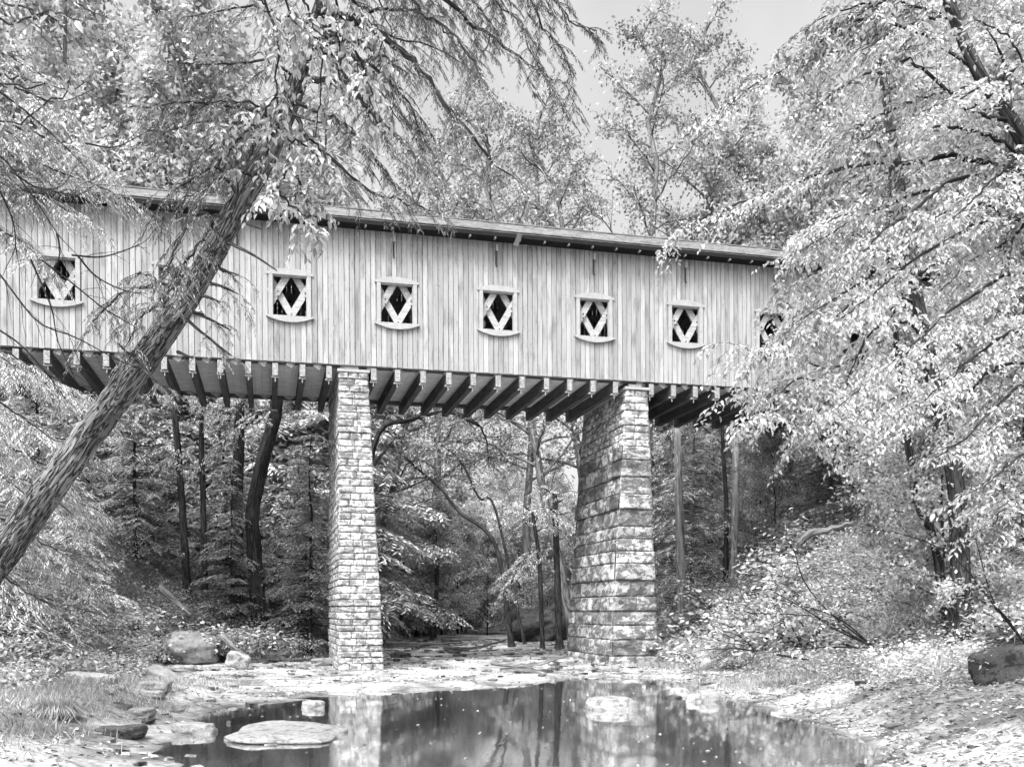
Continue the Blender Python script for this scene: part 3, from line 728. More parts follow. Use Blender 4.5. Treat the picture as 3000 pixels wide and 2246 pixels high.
# shrubs
def shrubs(n, x0, x1, y0, y1, md, label, group, s=(.8, 1.5), cond=None, protos=None):
    for (x, y) in scatter(n, x0, x1, y0, y1, md, lambda x, y: cond and not cond(x, y)):
        a_ = (R2.choice(protos or SH), x, y, R2.uniform(0, 6), R2.uniform(*s))
        if abs(x / y) > .58: continue
        LOCAL.append((plant(*a_, label, "shrub", group, names=("stems", "foliage")), label, False))
tl = lambda y: float(np.interp(y, TL[:, 0], TL[:, 1])); trr = lambda y: float(np.interp(y, TR[:, 0], TR[:, 1]))
shrubs(34, -19, -8.5, 14, 27, 1.0, "bright shrub on the near bank", "shrubs on the near left bank", (1.1, 2.0), lambda x, y: x < tl(y) - .3)
shrubs(16, -12, -7, 27, 36, .9, "bright shrub at the dark slope's foot", "shrubs by the boulder", (.8, 1.3), lambda x, y: x < tl(y) - .1)
shrubs(60, 5.5, 21, 13, 36, 1.1, "leafy shrub on the slope", "shrubs on the right bank", (1.3, 2.3), lambda x, y: x > trr(y) + .6 and abs(y - 32 - (x - 4) * .25) > 1.2 or x > trr(y) + 3)
shrubs(30, -16, 18, 38, 70, 1.5, "pale upstream shrub", "shrubs upstream", (.8, 1.5), lambda x, y: x < tl(y) - .5 or x > trr(y) + .5)

for x, y, k, lb in ((-10.4, 30.6, 1.5, "bright shrub spilling over the top of the rounded boulder"), (-9.0, 30.8, 1.4, "bright shrub on the right shoulder of the rounded boulder"), (-7.9, 31.6, 1.2, "small bright shrub between boulder and slender pier"), (-11.9, 29.9, 1.3, "bright shrub just left of the rounded boulder")):
    plant(SH[int(y * 10) % 3], x, y, x * 2, k, lb, "shrub", None, z=gz(x, y) + .5, names=("stems", "foliage"))
# ---- hero leaning hemlock ---------------------------------------------------
RNG = np.random.default_rng(77)
tp = [(-420, 2230), (-200, 1900), (30, 1590), (230, 1312), (400, 1085), (560, 850), (690, 620), (790, 440), (855, 290), (905, 140), (960, -40), (1040, -330), (1090, -620)]
HT = pl(tp, 11, 11.6)
hero = empty("leaning_hemlock", tuple(HT[0] * (1, 1, 0) + (0, 0, gz(HT[0][0], HT[0][1]))), "big furrowed tree trunk leaning right across the left half of the bridge", "tree")
wood = Geo(); wood.uv = True
P = spline(HT, 420); rr = np.interp(np.linspace(0, 1, 420), [0, .1, .25, .42, .55, .7, .82, 1], [.215, .195, .17, .15, .132, .11, .085, .035])
def barkrough(n, k):
    A, B = np.meshgrid(np.arange(n), np.arange(k), indexing='ij'); th = B / k * 2 * math.pi
    Q = np.stack([np.cos(th) * 5, np.sin(th) * 5, A * .11], -1)
    r = 1 - np.abs(fbm(Q, 3, 5)) * 1.5; Q2 = np.stack([np.cos(th) * 8, np.sin(th) * 8, A * .16], -1)
    return np.clip(r, -.6, 1) * .075 + fbm(Q2, 2, 8) * .04 + fbm(np.stack([np.cos(th), np.sin(th), A * .02], -1), 2, 2) * .06
wood.tube(P, rr, 72, rough=barkrough)
put(wood, "trunk", M_bark, hero, True)
r4 = lambda *p: [(x / 2.208, y / 2.208 + 750) for x, y in p]
r1 = lambda *p: [(x / 2.208, y / 2.208) for x, y in p]
r2 = lambda *p: [(x / 2.208 + 1000, y / 2.208) for x, y in p]
r3 = lambda *p: [(x / 2.208 + 2000, y / 2.208) for x, y in p]
r6 = lambda *p: [(x / 2.208 + 2000, y / 2.208 + 750) for x, y in p]
limbs = Geo(); limbs.uv = True; needle = Geo()
stubs = [r4((1400, 70), (1470, 100), (1545, 122)), r4((1330, 170), (1450, 200), (1540, 245)), r4((1290, 250), (1360, 270), (1425, 297)), r4((1250, 360), (1380, 420), (1495, 482)),
         r4((1210, 410), (1300, 490), (1500, 645)), r4((900, 700), (1000, 800), (1115, 885)), r4((740, 1030), (820, 1100), (905, 1172)), r4((560, 1340), (620, 1375), (682, 1400)), r4((350, 1570), (400, 1610), (470, 1670)),
         r1((1590, 1320), (1680, 1340), (1765, 1372)), r1((1570, 1430), (1620, 1455), (1690, 1482)), r1((1480, 1570), (1640, 1650), (1790, 1750)), r1((1900, 740), (2000, 775), (2115, 802)), r1((1800, 780), (1850, 560), (1840, 470)),
         r1((1520, 1310), (1540, 1240), (1530, 1150)), r4((900, 650), (820, 620), (760, 560)), r4((1150, 620), (1200, 640), (1240, 660))]
for i, sx in enumerate(stubs):
    Q = spline(pl(sx, 11.1 - .1 * (i % 3), 10.8 - .3 * (i % 3)), 8); limbs.tube(Q, np.linspace(.022, .006, 8), 6)
    if i in (1, 3, 4, 5, 0, 2): dress(limbs, needle, pl(sx, 11, 10.7), 'h', .01, .004, 4, .11, .34, .35, .6, True, .06, .014, 10)
left = [r4((1140, 210), (1040, 175), (960, 130), (880, 115)), r1((1440, 1410), (1350, 1385), (1270, 1390), (1200, 1470), (1130, 1650), (1060, 1800)), r1((1380, 1420), (1330, 1520), (1240, 1640), (1150, 1760), (1090, 1900)),
        r1((1760, 760), (1560, 690), (1340, 675), (1190, 660), (1000, 680), (820, 700)), r1((1640, 1150), (1500, 1100), (1380, 1180), (1280, 1250), (1180, 1280)), r4((1000, 180), (880, 200), (760, 260), (640, 380), (570, 500)),
        r4((1130, 330), (1000, 330), (880, 420), (830, 560)), r1((1530, 1250), (1400, 1080), (1250, 1150), (1100, 1250), (1000, 1400)), r1((1800, 800), (1600, 860), (1450, 1000), (1380, 1180))]
for i, sx in enumerate(left): dress(limbs, needle, pl(sx, 11, 10.2 + .12 * i), 'h', .024, .006, 6, .10, .5, .12, .55, True, .062, .015, 20)
# big limbs arching to the right over the sky
rt = [[(905, 100)] + r2((60, 250), (200, 320), (400, 460)), [(930, 30), (1040, 60)] + r2((330, 280), (480, 410), (600, 560), (720, 740), (850, 890), (980, 1060), (1110, 1140)),
      [(960, -50), (1150, -90)] + r2((690, 0), (830, 140), (1000, 270), (1150, 380), (1300, 490), (1390, 530)), [(1000, -200), (1300, -200)] + r2((1200, 0), (1300, 170), (1400, 280), (1480, 450)),
      [(1010, -250), (1400, -200)] + r2((1380, 0), (1500, 150), (1650, 200)), [(880, 230)] + r2((40, 540), (150, 670), (260, 790), (400, 930), (480, 1020)), [(860, 330), (920, 430)] + r2((0, 1080), (200, 1250), (420, 1310), (640, 1380)),
      [(870, 300), (930, 330)] + r2((20, 800), (200, 1000), (330, 1180)), [(900, 150)] + r2((100, 380), (300, 520), (450, 700), (520, 900)), [(960, -60)] + r2((160, 60), (420, 60), (620, 150), (760, 300)), [(990, -150), (1150, -100)] + r2((500, 60), (700, 190), (860, 420), (900, 560)),
      [(1000, -200), (1250, -120)] + r2((900, 60), (960, 200), (930, 330)), [(1010, -260), (1350, -180)] + r2((1000, 20), (1150, 130), (1200, 260), (1230, 350))]
dn = [.8, .75, .8, 1, 1, 1, 1, 1, 1, 1, .7, .8, .9]
for i, sx in enumerate(rt):
    dress(limbs, needle, pl(sx, 11.3, 10.6 + .25 * (i % 5)), 'h', (.05, .055, .045, .03, .03, .045, .03, .03, .03, .03, .025, .02, .02)[i], .007, 7, .12 if i not in (1, 2) else .17, .6, .15, .45, True, .07, .013, 30, dn[i])
# needled crown top, above and at the upper edge of the frame
for q in range(26):
    p0, tt_, _ = along(P, [RNG.uniform(.66, .98)]); az = RNG.uniform(0, 6.28); d = np.array((math.cos(az), math.sin(az) * .8, RNG.uniform(-.1, .3))); Lb = RNG.uniform(1.0, 2.0)
    Q = twig_path(p0[0], d, Lb, .4, 6); dress(limbs, needle, Q, 'h', .02, .006, 5, .13, .55, .1, .5, True, .06, .018, 14)
put(limbs, "limbs", M_twig, hero); put(needle, "crown", leaf_mat("sprays_of_needles", .015, .4, .1), hero)

# ---- light hemlock at the left frame edge, in front of the bridge end
RNG = np.random.default_rng(79)
lh = empty("hemlock_tree", (-8.3, 13.5, gz(-8.3, 13.5)), "light feathery hemlock whose sprays reach in from the left frame edge", "tree")
wd = Geo(); wd.uv = True; nl_ = Geo(); wd.tube(spline([np.array((-8.3, 13.5, 0)), np.array((-8.2, 13.5, 5)), np.array((-8.3, 13.5, 11))], 20), np.linspace(.16, .05, 20), 12)
for i, (y0, x1, y1, dy) in enumerate(((330, 330, 500, 0), (430, 390, 590, .4), (520, 250, 640, -.5), (620, 130, 760, -.8), (380, 200, 440, 1.0), (230, 200, 330, 0), (120, 150, 240, .5), (1000, 200, 1130, 0), (1060, 330, 1190, .6), (1130, 160, 1290, -.5), (1180, 270, 1330, .8), (1260, 200, 1400, 0), (1330, 120, 1480, -.8), (1380, 300, 1500, 1.2), (1480, 180, 1620, .3), (1020, 60, 1080, -.8), (1560, 260, 1700, 1.0), (1640, 120, 1760, 0), (480, 60, 560, -.6), (280, 60, 420, -.8))):
    Y_ = 13.5 + dy; a = at(-190, y0, 13.5); b = at(x1, y1, Y_); dress(wd, nl_, np.array([a, a * .6 + b * .4 + (0, 0, .18), a * .3 + b * .7 + (0, 0, .12), b]), 'h', .022, .006, 6, .085, .75, .05, .45, True, .085, .02, 18)
put(wd, "trunk", M_twig, lh, True); put(nl_, "crown", M_hem, lh)
# ---- overhanging beech at upper left (leaves in front of the trunk) -------
RNG = np.random.default_rng(81)
bt = empty("young_beech", (-5.6, 7.4, gz(-5.6, 7.4)), "pale-leaved beech whose hanging twigs cross the top of the leaning trunk", "tree")
wd = Geo(); wd.uv = True; lf = Geo()
top = np.array((-5.2, 7.6, 9.0)); wd.tube(spline([np.array((-5.6, 7.4, -.1)), np.array((-5.5, 7.5, 4)), top], 20), np.linspace(.12, .06, 20), 10)
hang = [r1((1690, -60), (1740, 110), (1800, 300), (1790, 600), (1850, 880), (1920, 1130)), r1((1810, -60), (1930, 170), (2000, 180), (2040, 130), (2060, 0), (2150, -60)), r1((1960, -60), (2030, 200), (2080, 420), (2070, 650), (2040, 900)),
        r1((2150, -60), (2180, 200), (2200, 420), (2160, 620)), [(1010, -30), (1060, 40), (1120, 120), (1100, 200)], [(1040, 150), (1075, 230), (1085, 300), (1070, 360)], r1((1790, 600), (1700, 740), (1560, 780), (1440, 840)),
        r1((1820, 830), (1700, 900), (1640, 960), (1600, 1040)), r1((1860, 900), (2000, 960), (2080, 1060), (2100, 1180)), r1((1920, 1130), (1960, 1250), (2000, 1360)), r1((2000, 900), (2100, 1000), (2170, 1120)), r1((1600, -60), (1740, 50), (1850, 200), (1900, 330)),
        [(820, 560), (850, 600), (900, 640), (930, 680)], [(840, 500), (800, 560), (780, 600)]]
for i, sx in enumerate(hang):
    Yb = 7.8 + .15 * (i % 4); Q = pl(sx, Yb, Yb + .2)
    if sx[0][1] < 0:
        mid = (top + Q[0]) / 2 + np.array((0, 0, .9)); wd.tube(spline([top, mid, Q[0]], 10), np.linspace(.035, .012, 10), 6)
    dress(wd, lf, Q, 'b', .012, .004, 5, .09, .26, .05, .5, True, .075, .04, 18)
# upper left corner twigs
for i, sx in enumerate([[(-40, 70), (60, 60), (150, 40), (240, 60)], [(-60, -10), (60, 20), (170, 60), (215, 110)], [(180, -40), (240, 20), (290, 60)], [(-60, 200), (40, 230), (120, 240)], [(-50, 240), (60, 250), (190, 260)], [(40, -60), (90, 40), (130, 110)], [(-60, 330), (50, 360), (150, 300), (250, 240)]]):
    Q = pl(sx, 6.6, 6.4); mid = (top + Q[0]) / 2; wd.tube(spline([top, mid + (0, 0, .4), Q[0]], 10), np.linspace(.03, .01, 10), 6); dress(wd, lf, Q, 'b', .009, .003, 5, .13, .22, .05, .5, False, .075, .055, 14)
# bare arching twigs over the left end of the bridge
bare = [[(-60, 440), (0, 457), (45, 507), (113, 598), (168, 684), (226, 747)], [(226, 747), (281, 809), (362, 850), (430, 860)], [(-40, 760), (0, 804), (90, 922), (136, 958), (226, 990), (362, 1062), (457, 1085)], [(-40, 240), (80, 330), (180, 420), (260, 500)],
        [(30, 500), (110, 550), (180, 545), (225, 480)], [(0, 560), (35, 640), (45, 720), (20, 780)], [(168, 684), (175, 740), (160, 800)], [(-40, 250), (60, 262), (170, 300), (300, 250)], [(90, 760), (150, 900), (170, 1000), (220, 1110)], [(120, 760), (200, 820), (300, 900), (400, 960)],
        [(-30, 950), (60, 1010), (150, 1110), (200, 1180)], [(250, 420), (340, 430), (440, 380)], [(210, 747), (300, 752), (400, 720), (440, 695)], [(150, 560), (230, 570), (280, 540)]]
for i, sx in enumerate(bare):
    Q = spline(pl(sx, 7.2, 7.6), 16); wd.tube(Q, np.linspace(.008, .0025, 16), 4)
    pos, tan, _ = along(Q, RNG.uniform(.1, .95, 7))
    for a, b in zip(pos, tan): wd.tube(twig_path(a, norm(b + RNG.normal(0, .6, 3)), RNG.uniform(.1, .35), .2, 5), np.linspace(.003, .0012, 5), 3, cap=False)
for q in (0, 2, 3, 7, 10): Q0 = pl(bare[q][:1] * 2, 7.2)[0]; wd.tube(spline([np.array((-5.5, 7.5, Q0[2] - .6)), Q0], 5), np.linspace(.014, .008, 5), 5)
put(wd, "branches", M_twig, bt); put(lf, "foliage", M_beech, bt)

# ---- right hand beech with layered branches ------------------------------
RNG = np.random.default_rng(91)
def hero_tree(name, label, trunk, Y, r0, r1_, branches, bark, leafm, base_y=None, **kw):
    T = pl(trunk, Y); o = empty(name, (T[0][0], T[0][1], gz(T[0][0], T[0][1])), label, "tree"); T[0][2] = gz(T[0][0], T[0][1]) - .15
    tg = Geo(); tg.uv = True; n = 90; tg.tube(spline(T, n), np.linspace(r0, r1_, n) + r0 * .7 * np.exp(-np.linspace(0, 1, n) * 28), 20, rough=lambda n, k: fbm(np.stack([np.cos(np.arange(k) / k * 6.283)[None] * 3 + np.zeros((n, 1)), np.sin(np.arange(k) / k * 6.283)[None] * 3 + np.zeros((n, 1)), np.arange(n)[:, None] * .2 + np.zeros((1, k))], -1), 3, 4) * .1); put(tg, "trunk", bark, o, True)
    wd = Geo(); wd.uv = True; lf = Geo()
    for i, (sx, dy, ra) in enumerate(branches):
        dress(wd, lf, pl(sx, Y, Y + dy), 'b', ra, .006, 6, **kw)
    pp, tt_, tot = along(spline(T, 40), [.86, .9, .94, .98, 1.0])
    for i, (a, b) in enumerate(zip(pp, tt_)):
        az = i * 2.4 + .6; Lb = max(1.0, tot * .14); Q = twig_path(a, norm(np.array((math.cos(az), math.sin(az), .5))), Lb, .2, 6)
        dress(wd, lf, Q, 'b', max(.012, r1_ * .5), .006, 6, **dict(kw, t0=.05))
    put(wd, "limbs", M_twig, o); put(lf, "crown", leafm, o); return o
A_ = (3060, 520)
brs = [([A_] + r3((1870, 1030), (1720, 1010), (1480, 1060), (1260, 1050), (960, 1110), (700, 1200), (500, 1280), (310, 1340), (60, 1450), (-60, 1560)), .8, .04),
       ([(2965, 353)] + r3((1820, 700), (1500, 400), (1330, 460), (1170, 490), (950, 620), (840, 740)), -.9, .03), ([(2860, 200)] + r3((1500, 200), (1090, 130), (870, 300), (760, 380), (530, 515), (330, 640), (150, 800)), .9, .025),
       ([A_] + r3((1820, 1150), (1630, 1250), (1450, 1400), (1300, 1500), (1200, 1600), (1000, 1760)), -1.2, .03), ([(3080, 150)] + r3((2200, 420), (1940, 560), (1780, 640), (1550, 720)), -1.6, .02), ([(2797, 54)] + r3((1400, 10), (1200, 20), (900, 110), (780, 200)), .5, .02),
       ([(3120, 700), (2950, 640), (2800, 690), (2680, 760), (2560, 860), (2470, 930)], -.6, .03), ([(3150, 850), (2980, 800), (2860, 860), (2740, 950), (2640, 1050)], -1.0, .03), ([(3180, 1000), (3020, 960), (2900, 1010), (2780, 1110), (2700, 1180)], -1.4, .03),
       ([(3200, 1150), (3030, 1120), (2930, 1180), (2820, 1290), (2740, 1340)], -1.6, .03), ([(3220, 1300), (3080, 1290), (2980, 1340), (2880, 1430)], -1.6, .025), ([(3100, 620), (2930, 520), (2780, 540), (2600, 600), (2420, 690), (2300, 760)], .5, .03), ([(3050, 480), (2900, 400), (2760, 370), (2600, 390), (2480, 430)], -.4, .025),
       ([(2900, 250), (2780, 270), (2640, 310), (2520, 370), (2430, 450)], .6, .02), ([(3000, 420), (3060, 330), (2960, 120), (2860, 60)], -1, .02), ([(2797, 54), (2700, 60), (2600, 110), (2520, 150)], -.6, .02), ([(2770, -20), (2660, -10), (2560, 20), (2440, 80), (2380, 130)], .3, .02),
       ([(3100, 620), (2980, 640), (2860, 600), (2720, 650), (2640, 720)], 1.4, .025), ([(3080, 560), (2960, 700), (2850, 760), (2760, 850)], 1.6, .025), ([(3190, 1080), (3050, 1050), (2900, 1090), (2800, 1200), (2720, 1250)], .8, .03), ([(3010, 430), (2960, 480), (2880, 560), (2790, 640)], -1.6, .02), ([(3230, 1400), (3100, 1400), (2980, 1450), (2900, 1540)], -1.2, .02)]
hero_tree("beech_tree", "leaning beech whose layered leafy branches fill the upper right corner", [(3380, 2120), (3290, 1500), (3180, 1000), (3060, 560), (2965, 353), (2906, 272), (2861, 199), (2797, 54), (2740, -130), (2700, -400)], 11, .13, .05, brs, M_darkbark, M_beech, tsp=.1, tl=.66, t0=.08, droop=.3, LL=.072, lsp=.042, n=26, dens=.85)
brs = [(r6((1540, 520), (1480, 430), (1350, 430), (1230, 480), (1150, 620), (1090, 740), (1040, 900)), -1.5, .045), (r6((1540, 520), (1480, 440), (1440, 300), (1380, 60)), 0, .03), (r6((1150, 620), (970, 730), (700, 650), (530, 640), (300, 560)), -2, .03), (r6((1110, 740), (950, 820), (760, 790), (600, 900), (380, 880)), -2.6, .03),
       (r6((1350, 520), (1200, 600), (1080, 790), (900, 980), (780, 1180)), -1.8, .03), (r6((1500, 300), (1300, 250), (1080, 320), (900, 480), (700, 480)), -1.5, .03), (r6((1480, 100), (1300, 0), (1050, 80), (840, 120), (640, 250)), -1, .03), (r6((1450, -100), (1200, -150), (950, -100), (760, 0)), -1.5, .03),
       (r6((1560, 560), (1400, 660), (1260, 780), (1100, 900), (950, 1020)), -2.4, .03), (r6((1620, 850), (1450, 880), (1300, 960), (1180, 1080)), -2, .025), (r6((1480, 150), (1650, 50), (1850, 100), (2000, 220)), -1, .03), (r6((1560, 500), (1750, 420), (1950, 500), (2120, 640)), -1.5, .03), (r6((1700, 1200), (1850, 1150), (2000, 1250)), -1.5, .03),
       (r6((1060, 790), (850, 860), (600, 1000), (450, 1040)), -3.2, .02), (r6((1440, -250), (1250, -300), (1000, -250), (800, -150)), -1, .03), (r6((1480, 50), (1200, 150), (950, 300), (760, 420), (600, 560)), -2.2, .03), (r6((1440, -200), (1700, -250), (1900, -200)), -1, .03)]
hero_tree("beech_tree", "dark-trunked beech on the right bank with an arching bough, screening the bridge end", [(2815, 1610), (2806, 1475), (2779, 1316), (2747, 1194), (2734, 1112), (2706, 976), (2680, 840), (2666, 750), (2640, 560), (2590, 250), (2560, 0)], 20.5, .22, .06, brs, M_darkbark, M_bright, tsp=.15, tl=1.1, t0=.1, droop=.35, LL=.13, lsp=.07, n=26)
T3 = [(2775, 1665), (2735, 1580), (2688, 1475), (2670, 1361), (2652, 1248), (2648, 1158), (2630, 1053), (2625, 976), (2611, 868), (2600, 700), (2610, 480)]
brs = [([(2625, 976), (2540, 900), (2450, 880), (2380, 930)], -1, .02), ([(2600, 720), (2500, 640), (2420, 640), (2330, 700)], -1, .02), ([(2605, 600), (2700, 500), (2800, 480)], -1, .02), ([(2610, 500), (2560, 400), (2500, 360)], -.5, .02), ([(2650, 1200), (2560, 1230), (2480, 1300)], -1, .015)]
hero_tree("slim_sapling", "slim dark leaning sapling just left of the big dark beech trunk", T3, 21.5, .10, .04, brs, M_darkbark, M_bright, tsp=.2, tl=.9, t0=.2, droop=.3, LL=.13, lsp=.08, n=16)
for lb, T, Y, ra, bk in (("pale smooth trunk on the right bank, left of the slim dark sapling", [(2602, 1665), (2590, 1560), (2575, 1339), (2561, 1180), (2556, 1000), (2550, 880)], 31, .17, M_lightbark), ("thin pale trunk close beside the pale smooth trunk on the right bank", [(2560, 1640), (2555, 1400), (2545, 1200), (2540, 900)], 32, .08, M_lightbark),
                     ("pale straight trunk standing behind the broad pier's right side", [(1999, 1650), (1990, 1500), (1987, 1380), (1984, 1225), (1980, 1000), (1978, 880)], 39, .19, M_lightbark), ("pale trunk behind the bridge, midway between broad pier and right bank trees", [(2150, 1660), (2154, 1500), (2156, 1384), (2150, 1257), (2140, 900)], 40, .16, M_lightbark),
                     ("dark thin trunk right beside the pale trunk behind the bridge", [(2125, 1650), (2128, 1500), (2118, 1300), (2110, 1000)], 41, .11, M_darkbark), ("dark slender trunk at the right frame side behind the beech leaves", [(2960, 1560), (2950, 1300), (2935, 1000), (2960, 600), (2950, 200)], 26, .16, M_darkbark),
                     ("grey trunk rising behind the right end of the bridge", [(2790, 1500), (2780, 1200), (2770, 900), (2800, 300)], 37, .2, M_midbark), ("short mid grey trunk deep in the woods right of the broad pier", [(2270, 1600), (2265, 1400), (2268, 1200), (2260, 1000)], 44, .26, M_midbark)):
    hero_tree("forest_tree", lb, T, Y, ra, ra * .6, [([T[-2], (T[-2][0] - 90, T[-2][1] - 60), (T[-2][0] - 170, T[-2][1])], 1, .03), ([T[-2], (T[-2][0] + 90, T[-2][1] - 70), (T[-2][0] + 170, T[-2][1] - 30)], 1, .03), ([T[-1], (T[-1][0] - 60, T[-1][1] - 60), (T[-1][0] - 130, T[-1][1] - 40)], 1, .03)],
              bk, M_bright, tsp=.3, tl=1.5, t0=.1, droop=.3, LL=.17, lsp=.09, n=14)
# under-bridge trees
r5 = lambda *p: [(x / 2.208 + 1000, y / 2.208 + 750) for x, y in p]
hero_tree("arching_tree", "dark tree arching over behind the slender pier, below the deck", [(1020, 1850), (1050, 1600), (1088, 1340), (1125, 1250), (1190, 1240 - 8), (1260, 1213), (1310, 1205), (1360, 1222), (1405, 1248)], 36.5, .16, .06,
          [(r5((205, 1350), (290, 1250), (370, 1150)), 0, .09), (r5((900, 1100), (940, 1200), (960, 1420)), 0, .04), (r5((440, 1080), (300, 1000), (250, 950)), -.5, .03), (r5((790, 1040), (880, 1140)), 0, .04)], M_darkbark, M_mid, tsp=.3, tl=1.0, t0=.3, droop=.3, LL=.15, lsp=.11, n=14)
hero_tree("leaning_snag", "thin dark trunk leaning left between the two piers", [(1500, 1850)] + r5((1000, 1880), (760, 1650), (640, 1500), (510, 1390), (400, 1290)), 44, .13, .05, [(r5((520, 1390), (480, 1240), (520, 1150)), 0, .03), (r5((640, 1500), (600, 1430), (520, 1440)), 0, .03)], M_darkbark, M_mid, tsp=.5, tl=.9, t0=.3, droop=.3, LL=.15, lsp=.15, n=14)
hero_tree("leaning_snag", "thinner dark trunk leaning left just above the other one between the piers", [(1540, 1840)] + r5((1000, 1650), (890, 1560), (780, 1340), (640, 1210)), 47, .08, .05, [(r5((780, 1400), (780, 1300)), 0, .03), (r5((860, 1480), (700, 1420)), 0, .03)], M_darkbark, M_mid, tsp=.5, tl=.9, t0=.3, droop=.3, LL=.15, lsp=.15, n=14)
for lb, T, Y, ra in (("thick bark trunk with a kink, left of the slender pier", [(765, 1765), (745, 1600), (740, 1500), (770, 1350), (808, 1200), (812, 1050)], 35.5, .3), ("dark trunk standing just left of the kinked thick trunk", [(700, 1690), (695, 1500), (700, 1300), (702, 1150)], 37, .26),
                 ("slim straight dark trunk in the shaded woods left of the piers", [(600, 1700), (596, 1500), (590, 1300), (588, 1100)], 36, .12), ("slim grey trunk furthest left in the shaded woods", [(550, 1680), (535, 1500), (520, 1300), (505, 1150)], 35.5, .15),
                 ("dark trunk on the mossy bank just left of the broad pier", [(1640, 1740), (1630, 1600), (1625, 1450)], 43, .17), ("small dark trunk beside the mossy bank between the piers", [(1590, 1780), (1580, 1650), (1560, 1500)], 42.5, .11), ("slim dark trunk upstream, right of the slender pier", [(1265, 1830), (1280, 1720), (1285, 1600)], 55, .12), ("tiny dark trunk upstream next to another, right of the slender pier", [(1222, 1820), (1224, 1700), (1226, 1560)], 60, .14)):
    hero_tree("forest_tree", lb, T, Y, ra, ra * .7, [([T[-2], (T[-2][0] - 60, T[-2][1] + 10), (T[-2][0] - 120, T[-2][1] + 60)], -1, .02), ([T[-1], (T[-1][0] + 60, T[-1][1] - 10), (T[-1][0] + 120, T[-1][1] + 30)], -1, .02)], M_darkbark, M_hem, tsp=.25, tl=1.2, t0=.1, droop=.4, LL=.12, lsp=.06, n=12)

# fan of bare stems on the right bank
RNG = np.random.default_rng(95)
q3 = lambda *p: [(x / 2.208 + 2000, y / 2.208 + 1496) for x, y in p]
def stems(name, label, base, Y, lines, ra, cat="bush", leaf=None):
    B = at(base[0], base[1], Y); o = empty(name, tuple(B), label, cat); g = Geo(); g.uv = True; lf = Geo()
    for i, sx in enumerate(lines):
        Q = spline(pl([base] + sx, Y, Y - 1.2), 20); g.tube(Q, np.linspace(ra, ra * .3, 20), 6)
        pos, tan, _ = along(Q, RNG.uniform(.3, 1, 9))
        for a, b in zip(pos, tan):
            T = twig_path(a, norm(b + RNG.normal(0, .5, 3)), RNG.uniform(.3, .8), .1, 5)
            if leaf: beech_twig(g, lf, T, .005, .09, leaf)
            else: g.tube(T, np.linspace(.005, .002, 5), 3, cap=False)
    put(g, "stems", M_twig, o)
    if leaf: put(lf, "foliage", M_bright, o)
stems("bare_bush", "fan of long bare stems rising left from the right bank", (2565, 1898), 19, [q3((1000, 700), (860, 560), (770, 420), (720, 250), (670, 180), (675, 60)), q3((980, 740), (800, 640), (580, 450)), q3((960, 750), (830, 660), (570, 510)), q3((900, 700), (720, 670), (430, 660)), q3((1100, 880), (850, 885), (600, 910)), q3((1000, 690), (720, 600), (540, 550))], .02, leaf=.1)
stems("bare_bush", "long bare stem slanting up left over the dark rock at the right edge", (3030, 1920), 15, [q3((2120, 740), (1920, 490), (1800, 340), (1600, 210), (1350, 130)), q3((2050, 660), (1900, 560)), q3((2100, 700), (2000, 560), (1900, 200))], .018, leaf=.09)
stems("bare_bush", "low drooping leafy twigs over the creek edge by the broad pier", (2220, 1905), 24, [q3((460, 905), (300, 890), (130, 900), (-20, 940)), q3((300, 890), (180, 960), (30, 990)), q3((400, 1000), (230, 1020))], .014)
def stick(label, pts, Y0, Y1, r, mat=M_midbark, cat="fallen log", name="fallen_log"):
    Q = spline(pl(pts, Y0, Y1), 24); Q[:, 2] += RNG.normal(0, r * .12, 24); o = empty(name, tuple(Q[0]), label, cat); g = Geo(); g.uv = True; g.tube(Q, np.linspace(r, r * .55, 24) * (1 + RNG.normal(0, .05, 24)), 12)
    put(g, "wood", mat, o, True)
stick("curved pale log lying at the foot of the broad pier", [(1440, 1940), (1500, 1949), (1560, 1946), (1610, 1935), (1660, 1920)], 30.5, 30, .08)
stick("thin branch lying on the leaf-strewn ground at lower right", [(2680, 2183), (2760, 2188), (2870, 2208), (2985, 2216)], 12.6, 11.8, .02, M_twig, "branch", "fallen_branch")
stick("weathered log resting on the right hillside", [(2340, 1590), (2380, 1560), (2430, 1550), (2500, 1530)], 30, 29, .13)
stick("dark plank-like limb lying low on the right bank", [(2275, 1916), (2330, 1926), (2370, 1931)], 22, 22, .03, M_twig, "branch", "fallen_branch")
stick("slanting log beside the rounded boulder", [(650, 1860), (690, 1900), (735, 1930)], 28.6, 28.2, .11)
stick("short log lying against the left slope behind the boulder", [(470, 1720), (510, 1755), (560, 1800)], 30.5, 30, .12)
stick("grey driftwood lying across the creek bed between the piers", [(1300, 1895), (1380, 1898), (1440, 1885), (1480, 1875)], 38, 40, .07)
stick("sticks lodged at the creek bed's left side upstream", [(1130, 1880), (1250, 1885), (1350, 1880)], 40, 42, .06)

